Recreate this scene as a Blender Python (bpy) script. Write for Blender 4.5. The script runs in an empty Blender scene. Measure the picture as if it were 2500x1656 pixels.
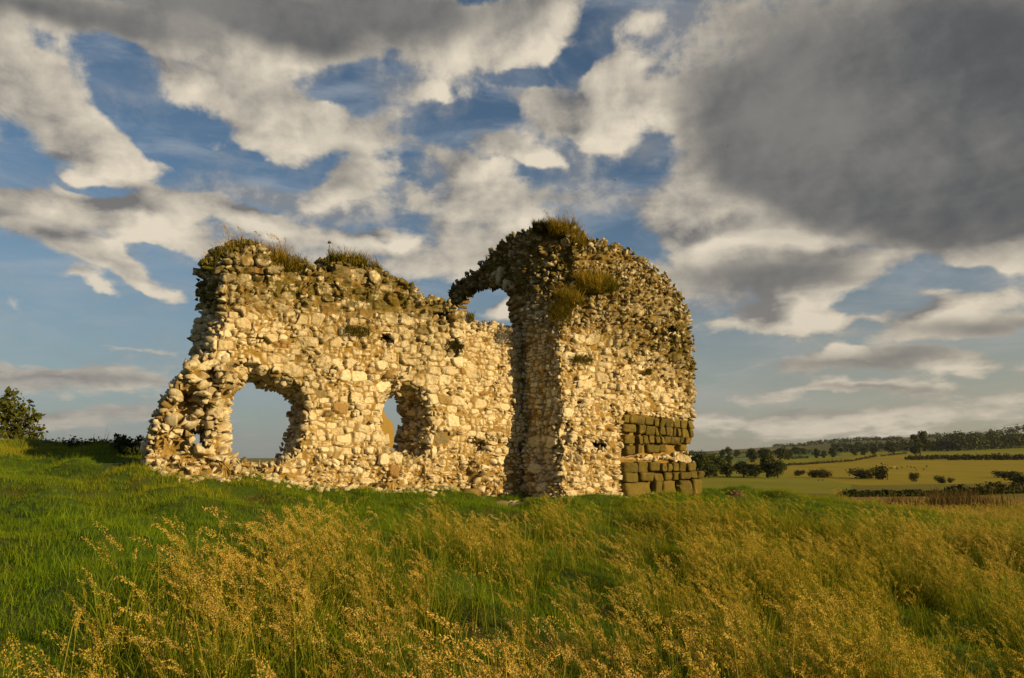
import bpy, bmesh, math, random
import numpy as np
from mathutils import Vector, Matrix

random.seed(7)
RNG = np.random.default_rng(11)
scene = bpy.context.scene
COL = scene.collection
PI = math.pi

# ------------------------------------------------------------------ camera model (photo pixels are 2500 x 1656)
EYE = np.array([0.0, 0.0, 1.55])
FPX = 1944.4
PITCH = math.radians(8.25)
CP, SP = math.cos(PITCH), math.sin(PITCH)

def ray(px, py):
    a = (px - 1250.0) / FPX
    b = (828.0 - py) / FPX
    return np.array([a, CP - b * SP, SP + b * CP])

def at(px, py, Y):
    d = ray(px, py)
    return EYE + d * (Y / d[1])

def pix(P):
    P = np.asarray(P, float) - EYE
    x, y, z = P[..., 0], P[..., 1], P[..., 2]
    dep = y * CP + z * SP
    up = -y * SP + z * CP
    dep = np.where(dep < 1e-3, 1e-3, dep)
    return 1250 + FPX * x / dep, 828 - FPX * up / dep

# ------------------------------------------------------------------ numpy helpers
def _hash(ix, iy, iz, seed):
    h = (ix * 374761393 + iy * 668265263 + iz * 2147483647 + seed * 974634599) & 0xFFFFFFFF
    h = ((h ^ (h >> 13)) * 1274126177) & 0xFFFFFFFF
    h = h ^ (h >> 16)
    return (h & 0xFFFF) / 65535.0

def vnoise(P, seed=0):
    P = np.asarray(P, float)
    i = np.floor(P).astype(np.int64)
    f = P - i
    f = f * f * (3 - 2 * f)
    out = 0
    for dx in (0, 1):
        for dy in (0, 1):
            for dz in (0, 1):
                w = (f[..., 0] if dx else 1 - f[..., 0]) * (f[..., 1] if dy else 1 - f[..., 1]) * (f[..., 2] if dz else 1 - f[..., 2])
                out = out + w * _hash(i[..., 0] + dx, i[..., 1] + dy, i[..., 2] + dz, seed)
    return out * 2 - 1

def fbm(P, octaves=4, seed=0, gain=0.5):
    P = np.asarray(P, float)
    out, a, tot = 0, 1.0, 0
    for o in range(octaves):
        out = out + a * vnoise(P * (2.03 ** o) + o * 17.3, seed + o)
        tot += a
        a *= gain
    return out / tot

def inpoly(px, py, poly):
    poly = np.asarray(poly, float)
    px = np.asarray(px, float); py = np.asarray(py, float)
    inside = np.zeros(np.broadcast(px, py).shape, bool)
    x0, y0 = poly[-1]
    for x1, y1 in poly:
        c = (y0 > py) != (y1 > py)
        with np.errstate(divide='ignore', invalid='ignore'):
            xi = (x1 - x0) * (py - y0) / (y1 - y0 if y1 != y0 else 1e-9) + x0
        inside ^= c & (px < xi)
        x0, y0 = x1, y1
    return inside

def sstep(a, b, x):
    t = np.clip((x - a) / (b - a), 0, 1)
    return t * t * (3 - 2 * t)

# ------------------------------------------------------------------ object helpers
def wloc(o):
    v = Vector(o.location)
    while o.parent is not None:
        o = o.parent; v = v + Vector(o.location)
    return v

def link(o, parent=None):
    COL.objects.link(o)
    if parent is not None:
        o.parent = parent
        o.location = Vector(o.location) - wloc(parent)
    return o

def rebase(o, P):
    """move a mesh thing's origin to P (its base) without moving the mesh"""
    P = Vector([float(c) for c in P])
    o.data.transform(Matrix.Translation(-P)); o.location = Vector(o.location) + P
    return o

def mesh_np(name, V, F, mat, parent=None, attrs=None, smooth=False, mats=None, midx=None):
    """V (n,3); F (m,3), (m,4) or a list of such arrays; attrs {name: (n,) float per vertex}"""
    Fs = F if isinstance(F, list) else [F]
    Fs = [np.asarray(f, np.int32) for f in Fs if len(f)]
    me = bpy.data.meshes.new(name)
    V = np.asarray(V, np.float32)
    me.vertices.add(len(V)); me.vertices.foreach_set('co', V.ravel())
    nl = sum(f.size for f in Fs); npol = sum(len(f) for f in Fs)
    me.loops.add(nl); me.polygons.add(npol)
    me.loops.foreach_set('vertex_index', np.concatenate([f.ravel() for f in Fs]))
    tot = np.concatenate([np.full(len(f), f.shape[1], np.int32) for f in Fs])
    st = np.concatenate([[0], np.cumsum(tot)[:-1]]).astype(np.int32)
    me.polygons.foreach_set('loop_start', st)
    me.polygons.foreach_set('loop_total', tot)
    if smooth:
        me.polygons.foreach_set('use_smooth', np.ones(npol, bool))
    for k, a in (attrs or {}).items():
        at_ = me.attributes.new(k, 'FLOAT', 'POINT')
        at_.data.foreach_set('value', np.asarray(a, np.float32))
    me.update(calc_edges=True)
    for m_ in (mats or [mat]):
        me.materials.append(m_)
    if midx is not None:
        me.polygons.foreach_set('material_index', np.asarray(midx, np.int32))
    o = bpy.data.objects.new(name, me)
    return link(o, parent)

def empty(name, loc=(0, 0, 0), parent=None):
    o = bpy.data.objects.new(name, None)
    o.empty_display_size = 0.2
    o.location = loc
    return link(o, parent)

def tag(o, label=None, cat=None, group=None, kind=None):
    if label: o['label'] = label
    if cat: o['category'] = cat
    if group: o['group'] = group
    if kind: o['kind'] = kind
    return o

def copy_tree(o, parent=None):
    c = o.copy(); COL.objects.link(c)
    if parent is not None:
        c.parent = parent
    for ch in list(o.children):
        copy_tree(ch, c)
    return c

def ico(sub):
    bm = bmesh.new()
    bmesh.ops.create_icosphere(bm, subdivisions=sub, radius=1.0)
    V = np.array([v.co[:] for v in bm.verts]); F = np.array([[v.index for v in f.verts] for f in bm.faces], np.int32)
    bm.free()
    return V, F

def rotz(a):
    c, s = np.cos(a), np.sin(a)
    return np.array([[c, -s, 0], [s, c, 0], [0, 0, 1.0]])

# ------------------------------------------------------------------ material helpers
class NT:
    def __init__(self, tree):
        self.t = tree; self.n = tree.nodes; self.l = tree.links
    def new(self, typ, **kw):
        nd = self.n.new(typ)
        for k, v in kw.items():
            if k.startswith('i_'):
                key = k[2:]
                key = int(key) if key.isdigit() else key.replace('_', ' ')
                self.set(nd.inputs[key], v)
            else:
                setattr(nd, k, v)
        return nd
    def set(self, sock, v):
        if isinstance(v, bpy.types.NodeSocket):
            self.l.new(v, sock)
        else:
            if isinstance(v, (tuple, list)) and len(v) == 3 and len(sock.default_value) == 4:
                v = (*v, 1.0)
            sock.default_value = v
    def math(self, op, a, b=None, c=None, clamp=False):
        nd = self.n.new('ShaderNodeMath'); nd.operation = op; nd.use_clamp = clamp
        for i, v in enumerate((a, b, c)):
            if v is not None: self.set(nd.inputs[i], v)
        return nd.outputs[0]
    def vmath(self, op, a, b=None, scale=None):
        nd = self.n.new('ShaderNodeVectorMath'); nd.operation = op
        self.set(nd.inputs[0], a)
        if b is not None: self.set(nd.inputs[1], b)
        if scale is not None: self.set(nd.inputs['Scale'], scale)
        return nd.outputs['Value'] if op in ('LENGTH', 'DOT_PRODUCT', 'DISTANCE') else nd.outputs[0]
    def mix(self, fac, a, b, mode='MIX'):
        nd = self.n.new('ShaderNodeMix'); nd.data_type = 'RGBA'; nd.blend_type = mode
        nd.clamp_factor = True
        self.set(nd.inputs[0], fac); self.set(nd.inputs[6], a); self.set(nd.inputs[7], b)
        return nd.outputs[2]
    def ramp(self, x, a, b, lo=0.0, hi=1.0, smooth=True):
        nd = self.n.new('ShaderNodeMapRange'); nd.interpolation_type = 'SMOOTHSTEP' if smooth else 'LINEAR'
        self.set(nd.inputs[0], x); self.set(nd.inputs[1], a); self.set(nd.inputs[2], b); self.set(nd.inputs[3], lo); self.set(nd.inputs[4], hi)
        return nd.outputs[0]
    def noise(self, vec, scale, detail=4, rough=0.55, dist=0.0, dim='3D'):
        nd = self.n.new('ShaderNodeTexNoise'); nd.noise_dimensions = dim
        if vec is not None: self.set(nd.inputs['Vector'], vec)
        self.set(nd.inputs['Scale'], scale); nd.inputs['Detail'].default_value = detail
        nd.inputs['Roughness'].default_value = rough; nd.inputs['Distortion'].default_value = dist
        return nd.outputs['Fac']
    def attr(self, name, typ='GEOMETRY', out='Fac'):
        nd = self.n.new('ShaderNodeAttribute'); nd.attribute_name = name; nd.attribute_type = typ
        return nd.outputs[out]

def material(name):
    m = bpy.data.materials.new(name); m.use_nodes = True
    nt = NT(m.node_tree)
    bsdf = nt.n['Principled BSDF']
    bsdf.inputs['Specular IOR Level'].default_value = 0.15
    bsdf.inputs['Roughness'].default_value = 0.85
    return m, nt, bsdf

def geo_pos(nt):
    return nt.new('ShaderNodeNewGeometry').outputs['Position']

def objco(nt):
    return nt.new('ShaderNodeTexCoord').outputs['Object']
# ------------------------------------------------------------------ materials
def mat_stone(name, light, mid, kindcols, bump=0.35):
    m, nt, b = material(name)
    co = geo_pos(nt)
    tone = nt.attr('tone'); kind = nt.attr('kind'); moss = nt.attr('moss')
    base = nt.mix(tone, mid, light)
    n1 = nt.noise(co, 7.0, 5, 0.6)
    n2 = nt.noise(co, 38.0, 4, 0.6)
    base = nt.mix(nt.ramp(kind, 0.55, 0.62), base, nt.mix(tone, kindcols[0], kindcols[1]))   # brown stones
    base = nt.mix(nt.ramp(kind, 0.86, 0.9), base, nt.mix(tone, kindcols[2], kindcols[3]))    # grey-olive stones
    base = nt.mix(nt.ramp(n1, 0.52, 0.72, 0, 0.5), base, (0.36, 0.235, 0.085))                # ochre staining
    base = nt.mix(nt.ramp(n2, 0.35, 0.75, 0.0, 0.35), base, (0.20, 0.145, 0.07))              # pits and dirt
    mc = nt.mix(nt.noise(co, 6.0, 5, 0.6), (0.18, 0.112, 0.022), (0.38, 0.25, 0.06))
    mc = nt.mix(nt.ramp(n2, 0.42, 0.7, 0, 0.5), mc, (0.13, 0.08, 0.025))
    base = nt.mix(nt.attr('mort'), base, mc)
    mo = nt.math('MULTIPLY', moss, nt.ramp(nt.noise(co, 8.0, 5, 0.65), 0.34, 0.56))
    base = nt.mix(mo, base, nt.mix(n2, (0.060, 0.052, 0.010), (0.15, 0.115, 0.022)))
    nt.set(b.inputs['Base Color'], base)
    bp = nt.new('ShaderNodeBump', i_Strength=bump, i_Distance=0.03)
    h = nt.math('ADD', nt.noise(co, 22.0, 6, 0.65), nt.math('MULTIPLY', nt.noise(co, 75.0, 3, 0.6), 0.5))
    nt.set(bp.inputs['Height'], h)
    nt.l.new(bp.outputs[0], b.inputs['Normal'])
    b.inputs['Roughness'].default_value = 0.9
    return m

M_STONE = mat_stone('rubble_stone', (0.76, 0.685, 0.50), (0.49, 0.395, 0.22),
                    ((0.22, 0.135, 0.05), (0.34, 0.22, 0.085), (0.15, 0.125, 0.06), (0.25, 0.205, 0.11)))
M_ASHLAR = mat_stone('dressed_stone', (0.19, 0.145, 0.026), (0.075, 0.062, 0.012),
                     ((0.14, 0.10, 0.025), (0.18, 0.13, 0.035), (0.12, 0.10, 0.05), (0.2, 0.165, 0.085)), bump=0.7)

def mat_mortar():
    m, nt, b = material('ochre_mortar')
    co = geo_pos(nt)
    n1 = nt.noise(co, 5.0, 5, 0.6); n2 = nt.noise(co, 45.0, 4, 0.65)
    c = nt.mix(n1, (0.22, 0.13, 0.028), (0.40, 0.255, 0.07))
    c = nt.mix(nt.ramp(n2, 0.4, 0.7, 0, 0.5), c, (0.17, 0.11, 0.045))
    mo = nt.math('MULTIPLY', nt.attr('moss'), nt.ramp(nt.noise(co, 9.0, 4, 0.65), 0.3, 0.55))
    c = nt.mix(mo, c, (0.085, 0.07, 0.016))
    nt.set(b.inputs['Base Color'], c)
    bp = nt.new('ShaderNodeBump', i_Strength=0.8, i_Distance=0.04)
    nt.set(bp.inputs['Height'], nt.math('ADD', nt.noise(co, 26.0, 6, 0.7), nt.noise(co, 9.0, 3)))
    nt.l.new(bp.outputs[0], b.inputs['Normal'])
    return m
M_MORTAR = mat_mortar()

def mat_leafy(name, ca, cb, transl=0.35, attr_i='tint', cc=None, by='GEOMETRY', rough=0.6, spec=0.12):
    """leaves and blades: diffuse with some light through; colour varies per clump (instancer attribute) and per blade"""
    m, nt, b = material(name)
    v = nt.attr('tone')
    ti = nt.attr(attr_i, 'INSTANCER') if by == 'INSTANCER' else nt.attr(attr_i)
    c = nt.mix(v, ca, cb)
    if cc is not None:
        c = nt.mix(ti, c, cc)
    nt.set(b.inputs['Base Color'], c)
    b.inputs['Roughness'].default_value = rough
    b.inputs['Specular IOR Level'].default_value = spec
    tr = nt.new('ShaderNodeBsdfTranslucent')
    nt.set(tr.inputs['Color'], c)
    mx = nt.new('ShaderNodeMixShader'); mx.inputs[0].default_value = transl
    nt.l.new(b.outputs[0], mx.inputs[1]); nt.l.new(tr.outputs[0], mx.inputs[2])
    nt.l.new(mx.outputs[0], nt.n['Material Output'].inputs['Surface'])
    return m
M_BLADE = mat_leafy('green_blade', (0.035, 0.095, 0.004), (0.135, 0.22, 0.008), 0.38, cc=(0.27, 0.25, 0.012), by='INSTANCER')
M_TURF = mat_leafy('turf_blade', (0.058, 0.14, 0.004), (0.19, 0.30, 0.008), 0.36, cc=(0.36, 0.32, 0.022), by='INSTANCER')
M_SEED = mat_leafy('seed_head', (0.42, 0.275, 0.045), (0.78, 0.55, 0.15), 0.35, cc=(0.50, 0.39, 0.035), by='INSTANCER')
M_STALK = mat_leafy('dry_stalk', (0.28, 0.23, 0.02), (0.46, 0.36, 0.06), 0.3, cc=(0.20, 0.25, 0.012), by='INSTANCER')
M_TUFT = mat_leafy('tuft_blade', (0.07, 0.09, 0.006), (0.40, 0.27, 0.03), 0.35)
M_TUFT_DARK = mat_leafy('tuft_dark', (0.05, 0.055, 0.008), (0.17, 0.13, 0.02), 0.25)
M_LEAF = mat_leafy('broad_leaf', (0.05, 0.065, 0.008), (0.15, 0.15, 0.02), 0.3)
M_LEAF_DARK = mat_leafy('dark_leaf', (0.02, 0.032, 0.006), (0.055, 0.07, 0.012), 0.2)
M_CROWN = mat_leafy('tree_foliage', (0.022, 0.034, 0.005), (0.085, 0.10, 0.013), 0.2)
M_SHRUB = mat_leafy('shrub_foliage', (0.02, 0.026, 0.004), (0.075, 0.07, 0.010), 0.2)
M_REED = mat_leafy('brown_reed', (0.05, 0.035, 0.008), (0.16, 0.105, 0.025), 0.2)

def mat_plain(name, ca, cb, scale=20.0, rough=0.9):
    m, nt, b = material(name)
    co = geo_pos(nt)
    nt.set(b.inputs['Base Color'], nt.mix(nt.noise(co, scale, 5, 0.6), ca, cb))
    b.inputs['Roughness'].default_value = rough
    bp = nt.new('ShaderNodeBump', i_Strength=0.4, i_Distance=0.02)
    nt.set(bp.inputs['Height'], nt.noise(co, scale * 2, 5, 0.6))
    nt.l.new(bp.outputs[0], b.inputs['Normal'])
    return m
M_BARK = mat_plain('bark', (0.05, 0.038, 0.022), (0.11, 0.085, 0.05))
M_SLAB = mat_plain('slab_stone', (0.23, 0.15, 0.035), (0.34, 0.235, 0.07), 30)
M_COW = mat_plain('cow_hide', (0.02, 0.016, 0.012), (0.05, 0.035, 0.025), 3)
M_COW_PALE = mat_plain('pale_cow_hide', (0.45, 0.40, 0.33), (0.6, 0.55, 0.45), 3)
M_WIRE = mat_plain('wire_metal', (0.12, 0.12, 0.12), (0.2, 0.2, 0.2), 3)
M_MOLE = mat_plain('bare_earth', (0.045, 0.03, 0.015), (0.09, 0.06, 0.03), 12)

def mat_ground():
    m, nt, b = material('meadow_ground')
    co = geo_pos(nt)
    r = nt.attr('fr'); g = nt.attr('fg'); bl = nt.attr('fb'); wild = nt.attr('wild')
    cb = nt.new('ShaderNodeCombineColor')
    nt.set(cb.inputs[0], r); nt.set(cb.inputs[1], g); nt.set(cb.inputs[2], bl)
    field = cb.outputs[0]
    sc = nt.vmath('MULTIPLY', co, (1.0, 0.45, 1.0))
    nf = nt.noise(sc, 0.05, 6, 0.65)
    field = nt.mix(1.0, field, nt.mix(nf, (0.68, 0.68, 0.68), (1.32, 1.32, 1.32)), 'MULTIPLY')
    nf2 = nt.noise(nt.vmath('MULTIPLY', co, (1.0, 0.3, 1.0)), 0.22, 5, 0.7)
    field = nt.mix(1.0, field, nt.mix(nf2, (0.72, 0.72, 0.72), (1.28, 1.28, 1.28)), 'MULTIPLY')
    near = nt.mix(nt.noise(co, 3.0, 6, 0.65), (0.03, 0.065, 0.004), (0.08, 0.125, 0.008))
    near = nt.mix(nt.ramp(nt.noise(co, 1.1, 4, 0.6), 0.5, 0.7), near, (0.07, 0.06, 0.015))
    nt.set(b.inputs['Base Color'], nt.mix(wild, field, near))
    bp = nt.new('ShaderNodeBump', i_Strength=0.6, i_Distance=0.05)
    nt.set(bp.inputs['Height'], nt.noise(co, 14.0, 6, 0.7))
    nt.l.new(bp.outputs[0], b.inputs['Normal'])
    return m
M_GROUND = mat_ground()
# ------------------------------------------------------------------ frame of the ruin
C0 = np.array([0.80, 13.0, 0.0])
EU = np.array([0.81915, 0.57358, 0.0])       # along the lit faces, going right and away
EW = np.array([-0.57358, 0.81915, 0.0])      # into the walls, going away and left

def loc2w(u, w, z):
    u = np.asarray(u, float)[..., None]; w = np.asarray(w, float)[..., None]; z = np.asarray(z, float)[..., None]
    return C0 + u * EU + w * EW + z * np.array([0, 0, 1.0])

def w2loc(P):
    d = np.asarray(P, float) - C0
    return d @ EU, d @ EW, np.asarray(P, float)[..., 2]

def on_w(px, py, w):
    """pixel onto the plane w = const -> (u, z)"""
    d = ray(px, py)
    t = (w - (EYE - C0) @ EW) / (d @ EW)
    P = EYE + d * t
    return (P - C0) @ EU, P[2]

def on_u(px, py, u):
    d = ray(px, py)
    t = (u - (EYE - C0) @ EU) / (d @ EU)
    P = EYE + d * t
    return (P - C0) @ EW, P[2]

W_LW = 0.78      # front face of the nave wall

# ------------------------------------------------------------------ terrain
def _ctrl():
    pts = []
    for px, py in [(345, 1142), (500, 1168), (700, 1190), (900, 1203), (1080, 1210)]:
        u, z = on_w(px, py, W_LW); pts.append(np.append(loc2w(u, W_LW, 0)[:2], z))
    for px, py in [(1375, 1214), (1540, 1216), (1710, 1216)]:
        u, z = on_w(px, py, 0.0); pts.append(np.append(loc2w(u, 0.0, 0)[:2], z))
    for px, py, Y in [(0, 1084, 13.0), (200, 1106, 12.8), (-500, 1075, 13.5), (0, 1180, 10), (300, 1190, 9.6), (0, 1300, 7.2), (350, 1300, 7.3), (700, 1300, 7.6),
                      (700, 1240, 9.8), (0, 1480, 4.6), (1150, 1225, 12.0), (1760, 1196, 16.5), (1900, 1203, 17), (2060, 1226, 16), (2180, 1250, 15), (2300, 1280, 13.5), (2500, 1307, 12), (2700, 1335, 11),
                      (2100, 1262, 12.5), (1900, 1245, 12.2), (2500, 1290, 17), (2250, 1262, 19)]:
        pts.append(at(px, py, Y))
    pts += [np.array(p, float) for p in [(0, 0, 0), (0, 3, 0.06), (0, 6, 0.28), (0.5, 9, 0.58), (3, 3, 0.0), (4, 6, 0.13), (5, 9, 0.25), (7, 6, -.2), (-2.5, 2, 0.2), (-5, 0, 0.35), (5, -1, -0.1),
                                         (-3, 16, 0.95), (0, 18, 0.65), (-8, 17, 1.35), (-12, 12, 1.9), (-6, 21, 0.7), (4, 19, 0.6), (14, 9, -.35), (0, -8, -.4), (-10, -4, .5), (10, -6, -.3),
                                         (-14, 24, .8), (0, 26, 0.1), (14, 26, -.45), (-22, 12, 2.0), (22, 12, -.8)]]
    return np.array(pts)
_CP = _ctrl()
def _phi(r2):
    return r2 * np.log(np.sqrt(r2) + 1e-9)
def _fit():
    n = len(_CP); X = _CP[:, :2]
    d2 = ((X[:, None] - X[None]) ** 2).sum(-1)
    A = np.zeros((n + 3, n + 3)); A[:n, :n] = _phi(d2) + np.eye(n) * 0.6
    A[:n, n] = 1; A[:n, n + 1:] = X; A[n, :n] = 1; A[n + 1:, :n] = X.T
    return np.linalg.solve(A, np.concatenate([_CP[:, 2], np.zeros(3)]))
_WT = _fit()
def h_near(x, y):
    x = np.asarray(x, float); y = np.asarray(y, float)
    out = _WT[len(_CP)] + _WT[len(_CP) + 1] * x + _WT[len(_CP) + 2] * y
    for (cx, cy, _), w in zip(_CP, _WT):
        out = out + w * _phi((x - cx) ** 2 + (y - cy) ** 2)
    return out

_R = np.log(np.array([14, 20, 28, 40, 60, 90, 150, 250, 400, 600, 900, 1400, 2200, 3500, 6000]))
_ZR = np.array([.3, .0, -.45, -.95, -1.55, -2.4, -3.8, -5.4, -4.6, -1.2, 6.5, 24, 50, 60, 60])       # right: valley, then rising hills
_ZL = np.array([.9, .5, 0.0, -.7, -1.6, -2.5, -3.6, -4.6, -4.6, -3.6, -3.5, -5.0, -8., -14., -30.])      # behind the ruin: lower country
def h_far(x, y):
    r = np.log(np.maximum(np.hypot(x, y), 14)); az = np.degrees(np.arctan2(x, y))
    zr = np.interp(r, _R, _ZR); zl = np.interp(r, _R, _ZL)
    k = np.interp(az, [-180, -5, 10, 13, 18, 24, 30, 60, 180], [0, 0, .12, .28, .52, .85, 1.0, 1.2, 0])
    far = sstep(math.log(350), math.log(1000), r)
    kk = k * far + (1 - far) * np.clip(np.interp(az, [-180, 0, 10, 60, 180], [0, 0, 1, 1, 0]), 0, 1)
    z = zl + (zr - zl) * kk
    amp = sstep(math.log(600), math.log(1800), r)
    z = z + amp * 7.0 * vnoise(np.stack([x / 420, y / 420, 0 * x], -1), 5) * np.clip(k, 0, 1)
    return z

def hgt(x, y, bumps=True):
    x = np.asarray(x, float); y = np.asarray(y, float)
    r = np.hypot(x, y)
    t = sstep(17.5, 34, r)
    z = h_near(np.clip(x, -30, 30), np.clip(y, -30, 34)) * (1 - t) + h_far(x, y) * t
    u, w, _ = w2loc(np.stack([x, y, 0 * x], -1))
    hol = np.exp(-((u + 0.55) / 0.7) ** 2 - ((w - 0.45) / 0.38) ** 2)
    z = z - 0.22 * hol
    if bumps:
        f = 1 - sstep(25, 60, r)
        z = z + f * ((0.08 + .05 * sstep(1, -3, x)) * vnoise(np.stack([x * 1.5, y * 1.5, 0 * x], -1), 21) + 0.06 * vnoise(np.stack([x * 3.1, y * 3.1, 0 * x], -1), 22) + 0.10 * vnoise(np.stack([x * .45, y * .45, 0 * x], -1), 23) * sstep(4, 7, r) * (1 - sstep(9, 11, r)))
    return z

def ground_hit(px, py, y0=15.0, y1=4000.0):
    """first terrain point seen along the photo ray through (px, py) beyond y0"""
    Y = np.geomspace(y0, y1, 1500)
    d = ray(px, py); P = EYE + (d / d[1])[None] * Y[:, None]
    dz = P[:, 2] - hgt(P[:, 0], P[:, 1])
    k = np.argmax(dz < 0)
    if dz[k] >= 0:
        return None
    p = P[k]; return np.array([p[0], p[1], float(hgt(p[0], p[1]))])

def build_ground():
    az = np.concatenate([np.arange(-180, -38, 6.0), np.arange(-38, 38.01, 0.16), np.arange(43, 180.1, 6.0)])
    rr = [0.0]; r = 0.5
    while r < 7500:
        rr.append(r); r *= 1.013
    rr = np.array(rr)
    A, R = np.meshgrid(np.radians(az), rr, indexing='ij')
    x = R * np.sin(A); y = R * np.cos(A); z = hgt(x, y)
    na, nr = A.shape
    V = np.stack([x, y, z], -1).reshape(-1, 3)
    idx = np.arange(na * nr).reshape(na, nr)
    F = np.stack([idx[:-1, :-1], idx[1:, :-1], idx[1:, 1:], idx[:-1, 1:]], -1).reshape(-1, 4)
    # colour of each field (what grows there), bounded along lines on the land
    col = np.zeros((len(V), 3)); col[:] = (0.14, 0.12, 0.004)
    rad = np.hypot(V[:, 0], V[:, 1])
    px, py = pix(V)
    far = rad > 30
    def field(poly, c, rmin=30, rmax=9000):
        s = far & (rad > rmin) & (rad < rmax) & inpoly(px, py, poly)
        col[s] = c
    GOLD = (0.25, 0.195, 0.001); OLIVE = (0.19, 0.185, 0.001); GREEN = (0.085, 0.125, 0.010); PALE = (0.20, 0.165, 0.05); BROWN = (0.19, 0.12, 0.012); DULL = (0.10, 0.095, 0.022)
    col[rad > 700] = DULL
    field([(1650, 1150), (2080, 1150), (2080, 1205), (1650, 1205)], OLIVE, 60, 400)
    field([(1910, 1140), (2140, 1108), (2560, 1118), (2560, 1178), (2100, 1185), (1990, 1168), (1912, 1164)], GOLD, 60)
    field([(1700, 1128), (1912, 1135), (2140, 1108), (2010, 1112), (1860, 1122), (1780, 1117)], OLIVE, 150)
    field([(1690, 1108), (1830, 1104), (1830, 1126), (1690, 1132)], (0.11, 0.14, 0.03), 200)
    field([(1930, 1106), (2070, 1104), (2070, 1112), (1930, 1117)], (0.07, 0.135, 0.012), 200)
    field([(2050, 1106), (2210, 1102), (2250, 1100), (2560, 1086), (2560, 1111), (2250, 1113), (2190, 1112), (2130, 1111), (2060, 1118)], OLIVE, 150)
    field([(1740, 1103), (1780, 1100), (1780, 1112), (1745, 1114)], PALE, 300)
    field([(1640, 1085), (2300, 1085), (2300, 1050), (1640, 1098)], (0.12, 0.12, 0.04), 700)
    field([(1790, 1096), (1890, 1088), (1960, 1090), (1960, 1102), (1800, 1104)], (0.15, 0.14, 0.05), 500)
    field([(2000, 1076), (2100, 1071), (2145, 1074), (2100, 1080), (2000, 1086)], (0.13, 0.16, 0.06), 500)
    field([(2080, 1205), (2560, 1195), (2560, 1260), (2080, 1250)], BROWN, 30, 90)
    left = far & (px < 1640)
    col[left] = (0.16, 0.15, 0.03)
    col *= 1.15
    wild = 1 - sstep(17, 34, rad)
    o = mesh_np('ground', V, F, M_GROUND, attrs={'fr': col[:, 0], 'fg': col[:, 1], 'fb': col[:, 2], 'wild': wild}, smooth=True)
    tag(o, kind='structure')
    return o
GROUND = build_ground()
# ------------------------------------------------------------------ the ruin: voxel-carved cores, stones laid on their faces
CELL = 0.046

class Vox:
    def __init__(self, u0, u1, w0, w1, z0, z1):
        self.u = np.arange(u0, u1, CELL) + CELL / 2; self.w = np.arange(w0, w1, CELL) + CELL / 2; self.z = np.arange(z0, z1, CELL) + CELL / 2
        self.o = (u0, w0, z0)
        self.U, self.W, self.Z = np.meshgrid(self.u, self.w, self.z, indexing='ij')
        self.N = fbm(np.stack([self.U, self.W, self.Z], -1) * 2.2, 3, 3)
        self.occ = np.zeros(self.U.shape, bool)
    def surface(self, iters=4):
        occ = np.pad(self.occ, 1)
        nx, ny, nz = occ.shape
        vid = lambda i, j, k: (i * (ny + 1) + j) * (nz + 1) + k
        quads = []
        I, J, K = np.nonzero(occ)
        offs = {(1, 0, 0): [(1, 0, 0), (1, 1, 0), (1, 1, 1), (1, 0, 1)], (-1, 0, 0): [(0, 0, 0), (0, 0, 1), (0, 1, 1), (0, 1, 0)],
                (0, 1, 0): [(0, 1, 0), (0, 1, 1), (1, 1, 1), (1, 1, 0)], (0, -1, 0): [(0, 0, 0), (1, 0, 0), (1, 0, 1), (0, 0, 1)],
                (0, 0, 1): [(0, 0, 1), (1, 0, 1), (1, 1, 1), (0, 1, 1)], (0, 0, -1): [(0, 0, 0), (0, 1, 0), (1, 1, 0), (1, 0, 0)]}
        for (a, b, c), cs in offs.items():
            m = ~occ[I + a, J + b, K + c]
            i, j, k = I[m], J[m], K[m]
            quads.append(np.stack([vid(i + p, j + q, k + r) for p, q, r in cs], -1))
        Q = np.concatenate(quads)
        uq, inv = np.unique(Q, return_inverse=True)
        Q = inv.reshape(-1, 4)
        k = uq % (nz + 1); j = (uq // (nz + 1)) % (ny + 1); i = uq // ((nz + 1) * (ny + 1))
        V = np.stack([self.o[0] + (i - 1) * CELL, self.o[1] + (j - 1) * CELL, self.o[2] + (k - 1) * CELL], -1).astype(float)
        E = np.concatenate([Q[:, [0, 1]], Q[:, [1, 2]], Q[:, [2, 3]], Q[:, [3, 0]]]); E = np.concatenate([E, E[:, ::-1]])
        for _ in range(iters):
            S = np.zeros_like(V); n = np.zeros(len(V))
            np.add.at(S, E[:, 0], V[E[:, 1]]); np.add.at(n, E[:, 0], 1)
            V = V * 0.4 + 0.6 * S / n[:, None]
        return V, Q

def poly_w(pts, w):
    return np.array([on_w(px, py, w) for px, py in pts])
def poly_u(pts, u):
    return np.array([on_u(px, py, u) for px, py in pts])

# ---- nave wall (left): front face on w = 0.92
T_LW = 0.88
lw_f = [(338, 1260), (352, 1143), (356, 1108), (368, 1054), (373, 1029), (392, 988), (406, 978), (424, 948), (440, 927), (462, 898), (482, 878), (515, 868), (520, 846),
        (520, 824), (538, 809), (541, 783), (549, 773), (545, 750), (540, 730), (541, 707), (545, 684), (549, 668), (553, 650), (556, 632), (566, 622), (572, 610), (590, 604), (606, 591),
        (637, 598), (657, 616), (695, 646), (721, 656), (754, 648), (769, 656), (809, 660), (816, 640), (852, 633), (893, 640), (916, 657), (929, 662), (954, 665), (959, 683), (980, 691),
        (1005, 696), (1018, 711), (1028, 729), (1043, 739), (1074, 739), (1102, 739), (1117, 754), (1143, 772), (1158, 797), (1185, 799), (1200, 792), (1230, 790), (1250, 803), (1262, 820), (1268, 850),
        (1266, 880), (1270, 930), (1268, 960), (1272, 1005), (1285, 1020), (1292, 1060), (1290, 1080), (1300, 1110), (1320, 1150), (1336, 1185), (1336, 1260)]
lw_shift = {}
lw_b = []
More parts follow.
